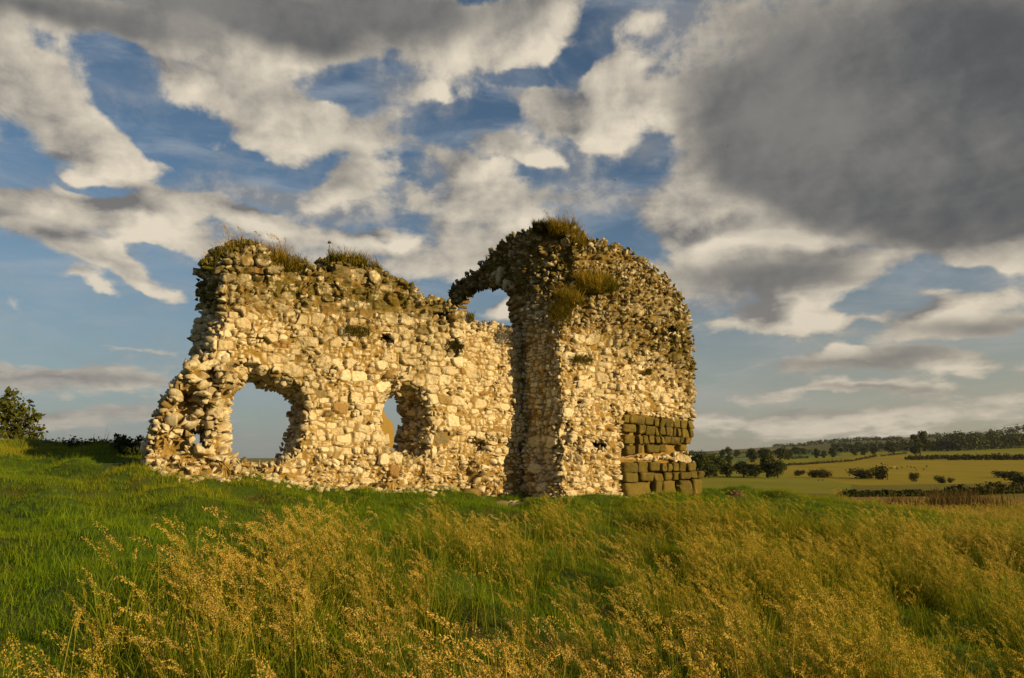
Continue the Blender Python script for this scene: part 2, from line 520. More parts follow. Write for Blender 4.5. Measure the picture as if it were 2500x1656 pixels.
for i, (x, y) in enumerate(lw_f):
    if i <= 10: lw_b.append((x + 6, y))
    elif i <= 12: lw_b.append((x - 40, y))
    elif i <= 24: lw_b.append((x - 62, y))
    elif i <= 27: lw_b.append((x - 40, y + 3))
    elif x > 1110: lw_b.append((x - 60, y))
    else: lw_b.append((x - 45, y))
h1_f = [(586, 948), (600, 918), (640, 912), (700, 928), (735, 960), (742, 1000), (733, 1040), (722, 1075), (716, 1104), (668, 1122), (625, 1124), (590, 1116), (566, 1110), (559, 1095), (549, 1054), (558, 1016), (560, 978), (570, 972)]
h1_b = [(588, 949), (590, 949), (619, 952), (622, 967), (680, 972), (695, 995), (689, 1013), (689, 1044), (683, 1054), (665, 1113), (632, 1120), (598, 1117), (566, 1110), (559, 1095), (549, 1054), (558, 1016), (560, 978), (570, 972)]
h2_f = [(929, 988), (943, 972), (960, 950), (985, 938), (1020, 942), (1040, 965), (1048, 1010), (1046, 1060), (1048, 1100), (1015, 1112), (965, 1103), (943, 1090), (930, 1082), (918, 1040), (925, 1003)]
h2_b = [(929, 988), (943, 979), (955, 982), (963, 984), (966, 1003), (973, 1013), (970, 1034), (958, 1040), (961, 1096), (958, 1100), (950, 1098), (943, 1092), (930, 1082), (918, 1040), (925, 1003)]
h3 = [(468, 1045), (508, 1047), (506, 1095), (470, 1097), (462, 1070)]

def grow(poly, d):
    """openings are cut a little wide: the stones round them stand back in"""
    p = np.asarray(poly, float); c = p.mean(0); v = p - c; r = np.linalg.norm(v, axis=1, keepdims=True)
    return [tuple(q) for q in c + v * (r + d) / r]
h1_f, h1_b, h2_f, h2_b = grow(h1_f, 11), grow(h1_b, 15), grow(h2_f, 6), grow(h2_b, 13)

def carve_nave():
    v = Vox(-6.6, 0.02, W_LW - 0.13, W_LW + T_LW, 0.35, 4.9)
    Pf = poly_w(lw_f, W_LW); Pb = poly_w(lw_b, W_LW + T_LW)
    H1f, H1b = poly_w(h1_f, W_LW), poly_w(h1_b, W_LW + T_LW)
    H2f, H2b = poly_w(h2_f, W_LW), poly_w(h2_b, W_LW + T_LW)
    H3 = poly_w(h3, W_LW); H3b = poly_w(h3, W_LW + T_LW)
    nz = 0.05
    for j, w in enumerate(v.w):
        t = np.clip((w - W_LW) / T_LW, 0, 1)
        U = v.U[:, j] + v.N[:, j] * nz
        if w > W_LW + .18: U = np.where(U > -0.42, -0.42, U)
        Z = v.Z[:, j] + v.N[:, j] * nz * 0.8
        ft = sstep(0, 1, min(1.0, t * 2.0))
        occ = inpoly(U, Z, Pf + (Pb - Pf) * t)
        occ &= ~inpoly(U, Z, H1f + (H1b - H1f) * ft)
        occ &= ~inpoly(U, Z, H2f + (H2b - H2f) * min(1, t * 1.5))
        occ &= ~inpoly(U, Z, H3 + (H3b - H3) * t)
        v.occ[:, j] = occ
    px, py = pix(loc2w(v.U, v.W, v.Z))
    rough = 0.04 + 0.10 * sstep(600, 520, px) * sstep(860, 920, py) + 0.05 * sstep(1080, 1130, py) + .03 * sstep(700, 640, py)
    N2 = fbm(np.stack([v.U, v.W, v.Z], -1) * 4.5, 3, 8)
    d = v.W - W_LW + (v.N + N2) * rough
    front = np.zeros_like(d)
    u_rec, _ = on_w(1138, 900, W_LW)
    rec = sstep(u_rec - 0.05, u_rec + 0.05, v.U + v.N * 0.06)
    front = 0.10 * rec                                                        # the smoother length is set back
    low = sstep(1062, 1085, py + v.N * 10)
    front = front + rec * low * 0.10
    front = front - 0.10 * sstep(1105, 1160, py) * (1 - rec)                   # battered foot
    for cx, cy, rx, ry, dep in [(1162, 1088, 26, 15, .40), (1276, 1098, 14, 24, .40), (1250, 1120, 16, 14, .25), (1150, 1200, 40, 9, .3), (946, 829, 15, 13, .45), (1278, 1012, 12, 10, .35),
                                (1108, 850, 18, 20, .16), (560, 985, 22, 50, .18), (455, 1000, 28, 38, .24), (430, 1000, 22, 24, .16), (520, 930, 26, 30, .22), (500, 1020, 16, 26, .18), (440, 1075, 20, 22, .16), (600, 1135, 40, 14, .14), (710, 1062, 16, 12, .4), (1075, 770, 22, 14, .2), (600, 905, 40, 22, .2), (725, 1012, 12, 9, .3)]:
        q = ((px - cx) / rx) ** 2 + ((py - cy) / ry) ** 2
        front = np.maximum(front, dep * (1 - sstep(0.55, 1.1, q)))
    v.occ &= d > front
    return v

ASH_POLY = [(1520, 1008), (1700, 1030), (1700, 1092), (1660, 1098), (1632, 1110), (1522, 1112)], [(1520, 1122), (1682, 1128), (1722, 1150), (1722, 1225), (1520, 1225)]
# ---- stub of the front wall (right): front face on w = 0
st_out = [(1362, 1260), (1370, 1205), (1376, 1100), (1371, 1000), (1367, 900), (1364, 790), (1366, 760), (1378, 700), (1388, 640), (1396, 600), (1400, 556), (1421, 566), (1445, 556), (1464, 558), (1490, 576), (1524, 586),
          (1552, 597), (1583, 616), (1612, 633), (1626, 652), (1644, 664), (1653, 686), (1675, 710), (1695, 738), (1698, 770), (1704, 808), (1709, 840), (1714, 864), (1716, 885), (1710, 900), (1712, 949), (1700, 1003),
          (1698, 1023), (1698, 1064), (1690, 1090), (1682, 1115), (1700, 1133), (1712, 1156), (1716, 1260)]
def carve_stub():
    v = Vox(-0.1, 3.7, -0.13, 0.95, 0.3, 5.9)
    P = poly_w(st_out, 0.0)
    for j, w in enumerate(v.w):
        s = max(w, 0) * 0.12
        v.occ[:, j] = inpoly(v.U[:, j] + v.N[:, j] * .05 + s, v.Z[:, j] + v.N[:, j] * .04, P)
    px, py = pix(loc2w(v.U, v.W, v.Z))
    d = v.W + v.N * 0.05
    _, zl = on_w(1400, 775, 0.0)
    zz = v.Z + (v.U - 0.3) * 0.05 + v.N * .1
    up = sstep(zl - 0.10, zl + 0.10, zz)
    front = 0.22 * up * (1 - sstep(0.5, 1.5, v.U))
    top = sstep(1.2, 0.0, (5.35 - v.Z))
    front = front + 0.25 * sstep(3.6, 5.3, v.Z) ** 2
    front = front + 0.5 * sstep(2.5, 3.6, v.U) ** 2 * 0.35 * (1 - sstep(930, 1000, py))                    # the broken right edge turns away
    for cx, cy, rx, ry, dep in [(1460, 1090, 22, 11, .4), (1640, 809, 13, 8, .4), (1415, 985, 14, 10, .2), (1380, 1060, 14, 30, .12), (1400, 1100, 18, 20, .1), (1665, 740, 12, 10, .3), (1505, 640, 16, 14, .18)]:
        q = ((px - cx) / rx) ** 2 + ((py - cy) / ry) ** 2
        front = np.maximum(front, dep * (1 - sstep(0.55, 1.1, q)))
    for poly in ASH_POLY: front = np.maximum(front, 0.06 * inpoly(px, py, poly))
    v.occ &= d > front
    cut = (v.U / 0.42 + (v.W - 0.15) / 0.55 < 1) & (up > 0.5)
    v.occ &= ~cut
    return v

# ---- cross wall with the arch: left face on u = 0
cw_out = [(1395, 1260), (1395, 700), (1412, 566), (1400, 549), (1360, 544), (1320, 547), (1285, 553), (1275, 563), (1245, 571), (1236, 580), (1208, 602), (1193, 616), (1184, 632), (1160, 650), (1144, 666), (1124, 680), (1108, 692),
          (1098, 706), (1090, 739), (1095, 800), (1095, 1260)]
ar_f = [(1096, 900), (1100, 765), (1116, 735), (1138, 712), (1178, 700), (1207, 697), (1229, 707), (1233, 719), (1240, 726), (1238, 741), (1241, 752), (1244, 776), (1248, 802), (1253, 815), (1253, 900)]
ar_b = [(1112, 900), (1122, 760), (1148, 726), (1162, 716), (1178, 708), (1212, 700), (1270, 707), (1278, 719), (1284, 726), (1282, 741), (1285, 752), (1288, 776), (1292, 802), (1298, 815), (1298, 900)]
T_CW = 0.5
def carve_cross():
    v = Vox(-0.13, T_CW, 0.12, 3.9, 0.3, 5.9)
    P = poly_u(cw_out, 0.0)
    Af = poly_u(ar_f, 0.0); Ab = poly_u(ar_b, T_CW)
    for i, u in enumerate(v.u):
        t = np.clip(u / T_CW, 0, 1)
        X = v.W[i] + v.N[i] * .03; Z = v.Z[i] + v.N[i] * .03
        v.occ[i] = inpoly(X, Z, P) & ~inpoly(X, Z, Af + (Ab - Af) * t)
    px, py = pix(loc2w(v.U, v.W, v.Z))
    d = v.U + v.N * 0.04
    front = np.zeros_like(d)
    for cx, cy, rx, ry, dep in [(1306, 720, 6, 7, .4), (1255, 835, 16, 18, .3)]:
        q = ((px - cx) / rx) ** 2 + ((py - cy) / ry) ** 2
        front = np.maximum(front, dep * (1 - sstep(0.55, 1.1, q)))
    v.occ &= d > front
    _, zl = on_w(1400, 775, 0.0)
    v.occ &= ~((v.U / 0.42 + (v.W - 0.15) / 0.55 < 1) & (v.Z > zl))
    return v

# ------------------------------------------------------------------ stone shapes
def rock_proto(sub, seed, boxy):
    """a broken stone: a rounded block cut by planes into flat, sharp-edged faces, a little pitted"""
    r = np.random.default_rng(seed)
    V, F = ico(sub)
    p = 6.0 if boxy else 2.6
    V = V / (np.abs(V) ** p).sum(1, keepdims=True) ** (1 / p)
    V = V @ rotz(r.uniform(-.15, .15)).T
    for _ in range(7 if boxy else 11):
        n = r.normal(size=3); n /= np.linalg.norm(n)
        d = r.uniform(0.50, 0.86) * (np.abs(n).sum() ** (0.75 if boxy else .35))
        s = V @ n - d
        V = V - np.where(s > 0, s, 0)[:, None] * n
    V = V / np.abs(V).max(0)
    V = V * (1 + 0.06 * fbm(V * 2.6 + seed, 3, seed)[:, None])
    return V, F

def shard_proto(n, seed):
    """an angular piece of stone: the hull of a few points, edges left sharp, one face split by a break"""
    r = np.random.default_rng(seed)
    P = r.normal(size=(n, 3)); P /= np.linalg.norm(P, axis=1, keepdims=True)
    pw = r.uniform(2.2, 5.0)
    P = P / (np.abs(P) ** pw).sum(1, keepdims=True) ** (1 / pw) * r.uniform(.75, 1.05, (n, 1))
    bm = bmesh.new(); vs = [bm.verts.new(p) for p in P]
    bmesh.ops.convex_hull(bm, input=vs)
    bmesh.ops.delete(bm, geom=[v for v in bm.verts if not v.link_faces], context='VERTS')
    bmesh.ops.triangulate(bm, faces=bm.faces[:])
    bmesh.ops.subdivide_edges(bm, edges=bm.edges[:], cuts=1, use_grid_fill=True)
    bmesh.ops.triangulate(bm, faces=bm.faces[:])
    bm.normal_update()
    V = np.array([v.co[:] for v in bm.verts]); F = np.array([[v.index for v in f.verts] for f in bm.faces], np.int32)
    bm.verts.index_update(); idx = {v: i for i, v in enumerate(bm.verts)}
    F = np.array([[idx[v] for v in f.verts] for f in bm.faces], np.int32); bm.free()
    V = V + 0.13 * np.stack([vnoise(V * 2.1 + seed * 1.3 + k * 7, seed + k) for k in range(3)], -1)
    return V / np.abs(V).max(0), F
PROT_BIG = [shard_proto(10 + i % 7, 100 + i) for i in range(40)] + [rock_proto(3, 200 + i, True) for i in range(4)]
PROT_SM = [shard_proto(8 + i % 5, 300 + i) for i in range(34)]

def lay_stones(V, Q, passes, reject, style, seed):
    """V, Q: core surface in local (u, w, z). passes: [(count, half-width range, half-height range, spacing)].
    style(u, w, z, n) -> dict of arrays scale, kindp, moss, out"""
    r = np.random.default_rng(seed)
    A = V[Q[:, 0]]; Bq = V[Q[:, 1]]; Cq = V[Q[:, 2]]; D = V[Q[:, 3]]
    fn = np.cross(Cq - A, D - Bq); area = np.linalg.norm(fn, axis=1) + 1e-9; fn /= area[:, None]
    vn = np.zeros_like(V)
    for k in range(4): np.add.at(vn, Q[:, k], fn)
    vn /= np.linalg.norm(vn, axis=1, keepdims=True) + 1e-9
    qn = vn[Q].mean(1); qn /= np.linalg.norm(qn, axis=1, keepdims=True) + 1e-9
    cell = 0.25; grid = {}
    stones = []
    camdir = np.array([(EYE - C0) @ EU, (EYE - C0) @ EW, 1.5])
    for cnt, (a0, a1), (b0, b1), sp in passes:
        f = r.choice(len(Q), cnt, p=area / area.sum())
        s, t = r.random(cnt), r.random(cnt)
        P = (A[f] * ((1 - s) * (1 - t))[:, None] + Bq[f] * (s * (1 - t))[:, None] + Cq[f] * (s * t)[:, None] + D[f] * ((1 - s) * t)[:, None])
        N = qn[f]
        face = (N * (camdir - P)).sum(1) / np.linalg.norm(camdir - P, axis=1)
        keep = (face > -0.25) & ~reject(P, N)
        P, N = P[keep], N[keep]
        st = style(P, N)
        # courses: pull the height of wall-face stones towards level beds
        hb = (b0 + b1) * 1.0 * 1.12
        zc = np.round((P[:, 2] + 0.05 * np.sin(P[:, 0] * 1.7)) / hb) * hb - 0.05 * np.sin(P[:, 0] * 1.7)
        wallf = np.abs(N[:, 2]) < 0.45
        P[:, 2] = np.where(wallf, P[:, 2] * 0.35 + zc * 0.65, P[:, 2])
        for i in range(len(P)):
            q = r.random()
            a = (a0 + (a1 - a0) * q * q) * st['scale'][i]; b = r.uniform(b0, b1) * st['scale'][i]
            if r.random() < st['upright'][i]: a, b = b * 0.9, a * 0.85
            key = tuple((P[i] // cell).astype(int)); ok = True
            n = N[i]; h = np.array([-n[1], n[0], 0.0]); hl = math.hypot(h[0], h[1])
            h = h / hl if hl > 0.2 else np.array([1.0, 0, 0])
            up = np.cross(n, h)
            if up[2] < 0: up = -up; h = -h
            for dx in (-1, 0, 1):
                for dy in (-1, 0, 1):
                    for dz in (-1, 0, 1):
                        for (Pj, aj, bj, dj) in grid.get((key[0] + dx, key[1] + dy, key[2] + dz), ()):
                            e = P[i] - Pj
                            x = (e @ h) / (a + aj); y = (e @ up) / (b + bj); zz = (e @ n) / (0.5 * (a + aj) + 0.04)
                            if x * x * x * x + y * y * y * y + zz * zz < sp ** 4:
                                ok = False; break
                        if not ok: break
                    if not ok: break
                if not ok: break
            if ok:
                grid.setdefault(key, []).append((P[i], a, b, 0))
                stones.append((P[i], h, n, up, a, b, st['kindp'][i], st['moss'][i], st['out'][i], st['tilt'][i]))
    return stones, r

def stones_mesh(name, stones, r, parent, mat):
    Vs, F3, tone, kind, moss = [], [], [], [], []
    off = 0
    for (P, h, n, up, a, b, kp, mo, out, tilt) in stones:
        pv, pf = PROT_BIG[r.integers(len(PROT_BIG))] if max(a, b) > 0.06 else PROT_SM[r.integers(len(PROT_SM))]
        dep = min(max(a, b), 0.15) * r.uniform(0.85, 1.25)
        ang = r.normal() * tilt
        c, s = math.cos(ang), math.sin(ang)
        hx = h * c + up * s; ux = up * c - h * s
        t2 = r.normal() * tilt * 0.7; t3 = r.normal() * tilt * 0.7
        nn = n + hx * t2 + ux * t3; nn /= np.linalg.norm(nn)
        hx = hx - nn * (hx @ nn); hx /= np.linalg.norm(hx); ux = np.cross(nn, hx)
        sg = r.choice([-1, 1], 3)
        fl = -1 if sg.prod() < 0 else 1
        X = pv * sg
        W = P + n * (out * r.uniform(0.2, 1.0) - dep * 0.45) + X[:, :1] * a * hx * 1.16 + X[:, 1:2] * dep * nn + X[:, 2:] * b * ux * 1.20
        Vs.append(W); F3.append((pf if fl > 0 else pf[:, ::-1]) + off); off += len(W)
        tn = np.clip(r.normal(0.62, 0.26), 0, 1)
        q = r.random()
        kd = 0.0 if q > kp else (0.7 if r.random() < 0.55 else 1.0)
        tone.append(np.full(len(W), tn)); kind.append(np.full(len(W), kd)); moss.append(np.full(len(W), mo))
    V = np.concatenate(Vs)
    Vw = loc2w(V[:, 0], V[:, 1], V[:, 2])
    o = mesh_np(name, Vw, np.concatenate(F3), mat, parent, {'tone': np.concatenate(tone), 'kind': np.concatenate(kind), 'moss': np.concatenate(moss)})
    return o

def subdiv(V, Q):
    E = np.concatenate([Q[:, [0, 1]], Q[:, [1, 2]], Q[:, [2, 3]], Q[:, [3, 0]]])
    Es = np.sort(E, 1); key = Es[:, 0].astype(np.int64) * len(V) + Es[:, 1]
    u, first, inv = np.unique(key, return_index=True, return_inverse=True)
    mid = (V[Es[first, 0]] + V[Es[first, 1]]) * .5
    n, m, k = len(V), len(Q), len(u)
    e = (inv + n).reshape(4, m)
    c = np.arange(m) + n + k
    cen = V[Q].mean(1)
    Q2 = np.concatenate([np.stack([Q[:, 0], e[0], c, e[3]], 1), np.stack([e[0], Q[:, 1], e[1], c], 1), np.stack([c, e[1], Q[:, 2], e[2]], 1), np.stack([e[3], c, e[2], Q[:, 3]], 1)])
    return np.concatenate([V, mid, cen]), Q2

def vnormals(V, Q):
    fn = np.cross(V[Q[:, 2]] - V[Q[:, 0]], V[Q[:, 3]] - V[Q[:, 1]])
    n = np.zeros_like(V)
    for k in range(4): np.add.at(n, Q[:, k], fn)
    return n / (np.linalg.norm(n, axis=1, keepdims=True) + 1e-9)

def relax(V, Q, it=1):
    E = np.concatenate([Q[:, [0, 1]], Q[:, [1, 2]], Q[:, [2, 3]], Q[:, [3, 0]]]); E = np.concatenate([E, E[:, ::-1]])
    for _ in range(it):
        S = np.stack([np.bincount(E[:, 0], V[E[:, 1], k], len(V)) for k in range(3)], 1); n = np.bincount(E[:, 0], minlength=len(V))
        V = V * .5 + .5 * S / n[:, None]
    return V

def stones_at(P, size, seed, jx=.42, jz=.19):
    """which stone of a roughly coursed rubble fill each point belongs to: id hash parts, centre, distance to the joint (m)"""
    L = P / size
    F1 = np.full(len(P), 9.0); F2 = np.full(len(P), 9.0); C = np.zeros_like(P); I = np.zeros((len(P), 3), np.int64)
    cz0 = np.floor(L[:, 2]).astype(np.int64)
    for dz in (-1, 0, 1):
        cz = cz0 + dz
        sh = 0.5 * (cz & 1) + 0.3 * _hash(cz, cz * 0, cz * 0, seed + 91)
        cx0 = np.floor(L[:, 0] - sh).astype(np.int64); cy0 = np.floor(L[:, 1] - sh).astype(np.int64)
        for dx in (-1, 0, 1):
            for dy in (-1, 0, 1):
                cx, cy = cx0 + dx, cy0 + dy
                q = np.stack([cx + sh + .5 + jx * 2 * (_hash(cx, cy, cz, seed) - .5), cy + sh + .5 + jx * 2 * (_hash(cx, cy, cz, seed + 1) - .5), cz + .5 + jz * 2 * (_hash(cx, cy, cz, seed + 2) - .5)], 1)
                d = L - q
                dist = (np.abs(d) ** 2.6).sum(1) ** (1 / 2.6)
                near = dist < F1
                F2 = np.where(near, F1, np.minimum(F2, dist)); F1 = np.where(near, dist, F1)
                C[near] = q[near]; I[near, 0] = cx[near]; I[near, 1] = cy[near]; I[near, 2] = cz[near]
    return I, C * size, (F2 - F1) * size[2] * 0.75

def masonry(V, Q, style, seed):
    """lay rubble over a core: every stone keeps its own depth, tilt and broken face; joints are sunk and mortared"""
    for _ in range(2): V, Q = subdiv(V, Q); V = relax(V, Q)
    N = vnormals(V, Q)
    st = style(V, N)
    Pw = V + 0.030 * np.stack([fbm(V * 5 + 11 * k, 3, seed + k) for k in range(3)], 1)
    out = {}
    res = None
    hs = lambda I, k, s: _hash(I[:, 0], I[:, 1], I[:, 2], seed + 200 + k + s * 31)
    def layer(sz, k):
        I, C, e = stones_at(Pw, np.array(sz), seed + 17 * k)
        return I, C, e, k
    big = layer((.25, .25, .155), 1); med = layer((.155, .155, .092), 2); sml = layer((.092, .092, .058), 3)
    use_b = (hs(big[0], 9, 1) < st['big'])
    mb = np.where(use_b, 0, 1)
    use_m = (hs(med[0], 9, 2) < st['med'])
    lev = np.where(use_b, 0, np.where(use_m, 1, 2))
    pick = lambda a, b, c: np.where((lev == 0) if a.ndim == 1 else (lev == 0)[:, None], a, np.where((lev == 1) if a.ndim == 1 else (lev == 1)[:, None], b, c))
    I = pick(big[0], med[0], sml[0]); C = pick(big[1], med[1], sml[1]); k = lev
    e = np.minimum(np.where(lev == 0, big[2], 1), np.where(lev == 1, med[2], 1)); e = np.minimum(e, np.where(lev == 2, sml[2], 1))
    e = np.where(lev > 0, np.minimum(e, big[2] + .004 + .5 * (hs(big[0], 8, 1) < .0)), e)
    h = lambda q: np.where(lev == 0, hs(I, q, 1), np.where(lev == 1, hs(I, q, 2), hs(I, q, 3)))
    rel = st['relief']; size = np.array([.15, .095, .058])[lev]
    T = np.stack([h(1) - .5, h(2) - .5, h(3) - .5], 1) * st['tilt'][:, None] * 2
    off = (h(4) - .42) * .075 * rel * np.where(lev == 0, .8, np.where(lev == 1, 1.0, .75))
    off = off - .075 * rel * (h(5) < st['lost'])
    tl = ((Pw - C) * T).sum(1); tl = np.clip(tl, -.045, .05)
    # broken faces: second set of facets inside each stone
    I2, C2, e2 = stones_at(Pw + .5, np.array((.062, .062, .05)), seed + 77, .48, .45)
    T2 = np.stack([_hash(I2[:, 0], I2[:, 1], I2[:, 2], seed + 301 + k) - .5 for k in range(3)], 1)
    fac = ((Pw + .5 - C2) * T2).sum(1) * 1.1 + .010 * (_hash(I2[:, 0], I2[:, 1], I2[:, 2], seed + 305) - .5)
    jw = np.clip(.003 + .008 * h(6), .003, .011) * (1 + .8 * st['core'])
    jt = sstep(0.0, 1.0, (e - jw * .4) / (jw + .004))                          # 0 in the joint, 1 on the stone
    rough = .007 * fbm(V * 24, 3, seed + 5) + .004 * vnoise(V * 62, seed + 6)
    flush = h(7) < st['flush']                                                 # stones slurred over with mortar
    d = jt * (off + tl * rel + fac * rel * .7 + rough * 1.2) + (1 - jt) * (-.042 * rel - .012 + .014 * fbm(V * 15, 3, seed + 7))
    d = np.where(st['plain'], -.02 + .01 * fbm(V * 12, 3, seed), d)
    mort = np.where(st['plain'], 1.0, np.clip(1 - jt * 2.0, 0, 1))
    mort = np.maximum(mort, flush * sstep(-.2, .3, fbm(V * 9, 3, seed + 8)) * .8)
    tone = np.clip(.28 + .68 * h(10) + .1 * fbm(V * 12, 2, 3), 0, 1)
    kv = h(11); kind = np.where(kv < st['kindp'], np.where(h(12) < .55, .7, 1.0), 0.0)
    return V + N * d[:, None], Q, {'tone': tone, 'kind': kind, 'moss': st['moss'], 'mort': mort}

def masonry_object(name, v, style, seed, parent):
    V, Q = v.surface()
    V2, Q2, at_ = masonry(V, Q, style, seed)
    print(name, 'faces', len(Q2))
    return mesh_np(name, loc2w(V2[:, 0], V2[:, 1], V2[:, 2]), Q2, M_STONE, parent, at_), V, Q

def join_into(a, b):
    """merge mesh object b into a (one mesh per part)"""
    with bpy.context.temp_override(active_object=a, object=a, selected_objects=[a, b], selected_editable_objects=[a, b]):
        bpy.ops.object.join()
    return a

RUIN = empty('chapel_ruin', tuple(loc2w(-0.5, 1.0, float(hgt(*loc2w(-0.5, 1.0, 0)[:2])))))
tag(RUIN, 'ruined chapel of pale rubble stone with broken holes and a half-standing arch', 'ruin')
INV = np.array(RUIN.location)



def build_nave():
    v = carve_nave()
    u_rec, _ = on_w(1138, 900, W_LW); u_l, _ = on_w(575, 950, W_LW)
    def regions(P, N):
        nz = vnoise(P * 1.3, 77)
        rec = (P[:, 0] > u_rec) & (P[:, 2] > 1.55 + .1 * nz)
        top = sstep(0.50, 0.0, 3.75 - P[:, 2] + .3 * nz) * (P[:, 0] < u_rec)
        low = sstep(1.75, 1.2, P[:, 2] + .2 * nz)
        left = sstep(u_l + 0.35, u_l - 0.25, P[:, 0] + .2 * nz) * sstep(2.9, 2.5, P[:, 2])
        return nz, rec, top, low, left
    def style(P, N):
        nz, rec, top, low, left = regions(P, N)
        core = np.clip(left + .7 * low * (P[:, 0] > u_rec - .3) + .35 * low, 0, 1)
        return {'big': np.where(rec, .06, np.clip(.30 + .25 * nz - .2 * low, .05, .6)), 'med': np.where(rec, .62, .78 - .15 * low), 'relief': np.where(rec, .42, 0.74 + .55 * core + .3 * top), 'tilt': np.where(rec, .20, .36 + .3 * core),
                'lost': np.where(rec, .02, .07 + .08 * core + .05 * top), 'flush': np.where(rec, .05, .06 + .15 * core + .40 * left), 'core': core, 'kindp': np.where(rec, .03, .06 + .26 * top + .05 * core), 'plain': np.zeros(len(P), bool),
                'moss': np.clip(.7 * top + .4 * (N[:, 2] > .5) + .35 * sstep(.3, .6, nz), 0, 1)}
    o, V, Q = masonry_object('nave_wall', v, style, 5, RUIN)
    def reject(P, N):
        nz, rec, top, low, left = regions(P, N)
        r = np.random.default_rng(3)
        return ~((N[:, 2] > .35) & (P[:, 2] > 2.0) | (r.random(len(P)) < .02 + .03 * left + .04 * low) | (N[:, 0] < -.6))
    def st2(P, N):
        nz, rec, top, low, left = regions(P, N); n = len(P)
        return {'scale': .8 + .2 * nz, 'upright': np.full(n, .1), 'kindp': .12 + .22 * top, 'moss': np.clip(.7 * top + .3, 0, 1), 'out': np.full(n, .05), 'tilt': np.full(n, .25)}
    stones, r = lay_stones(V, Q, [(3000, (.075, .14), (.035, .06), .9), (9000, (.04, .075), (.022, .04), .85)], reject, st2, 5)
    return join_into(o, stones_mesh('loose', stones, r, RUIN, M_STONE))

def build_stub():
    v = carve_stub()
    def regions(P):
        nz = vnoise(P * 1.1, 78)
        up = sstep(2.7, 4.1, P[:, 2] + 0.3 * (P[:, 0] - 1.2) + 0.6 * nz)
        low = sstep(2.0, 1.2, P[:, 2] + .3 * nz)
        return nz, up, low
    def style(P, N):
        nz, up, low = regions(P)
        px, py = pix(loc2w(P[:, 0], P[:, 1], P[:, 2])); plain = np.zeros(len(P), bool)
        for poly in ASH_POLY: plain |= inpoly(px, py, poly)
        plain &= N[:, 1] < -.3
        edge = sstep(2.5, 3.1, P[:, 0])
        return {'big': np.clip(.18 + .25 * nz - .04 * up, .05, .4), 'med': .68 - .15 * up - .1 * low, 'relief': .72 + .36 * up + .3 * low + .2 * edge, 'tilt': .34 + .26 * up, 'lost': .06 + .10 * up + .05 * low, 'flush': .08 + .12 * low + .12 * up, 'core': .25 * low + .3 * up,
                'kindp': .05 + .20 * up, 'plain': plain, 'moss': np.clip(.72 * up + .35 * sstep(.2, .5, nz) + .4 * edge, 0, 1)}
    o, V, Q = masonry_object('front_wall', v, style, 6, RUIN)
    def reject(P, N):
        nz, up, low = regions(P); r = np.random.default_rng(4)
        px, py = pix(loc2w(P[:, 0], P[:, 1], P[:, 2])); m = np.zeros(len(P), bool)
        for poly in ASH_POLY: m |= inpoly(px, py, poly)
        return ~((N[:, 2] > .3) | (r.random(len(P)) < .02 + .16 * up)) | m
    def st2(P, N):
        nz, up, low = regions(P); n = len(P)
        return {'scale': .75 + .2 * nz, 'upright': np.full(n, .25), 'kindp': .08 + .2 * up, 'moss': np.clip(.8 * up + .1, 0, 1), 'out': np.full(n, .06), 'tilt': np.full(n, .4)}
    stones, r = lay_stones(V, Q, [(2500, (.07, .12), (.035, .06), .9), (9000, (.04, .07), (.022, .04), .85)], reject, st2, 6)
    return join_into(o, stones_mesh('loose', stones, r, RUIN, M_STONE))

def build_cross():
    v = carve_cross()
    def regions(P):
        nz = vnoise(P * 1.1, 79)
        return nz, sstep(3.5, 4.4, P[:, 2] + .4 * nz + 0.35 * (P[:, 1] - 1.2))
    def style(P, N):
        nz, up = regions(P); n = len(P)
        return {'big': np.clip(.30 + .25 * nz - .25 * up, .04, .5), 'med': .72 - .15 * up, 'relief': .75 + .45 * up, 'tilt': .35 + .3 * up, 'lost': .05 + .06 * up, 'flush': .10 + 0 * nz, 'core': .2 * up + .15, 'kindp': .10 + .25 * up,
                'plain': np.zeros(n, bool), 'moss': np.clip(.85 * up + .25 * sstep(.2, .5, nz), 0, 1)}
    o, V, Q = masonry_object('arch_wall', v, style, 7, RUIN)
    def reject(P, N): return ~((N[:, 2] > .3) & (P[:, 2] > 2.6))
    def st2(P, N):
        nz, up = regions(P); n = len(P)
        return {'scale': .75 + .2 * nz, 'upright': np.full(n, .2), 'kindp': .25 + 0 * nz, 'moss': np.full(n, .85), 'out': np.full(n, .05), 'tilt': np.full(n, .3)}
    stones, r = lay_stones(V, Q, [(1500, (.07, .12), (.035, .06), .9), (3000, (.04, .07), (.022, .04), .85)], reject, st2, 7)
    return join_into(o, stones_mesh('loose', stones, r, RUIN, M_STONE))

NAVE = build_nave(); FRONT = build_stub(); CROSS = build_cross()

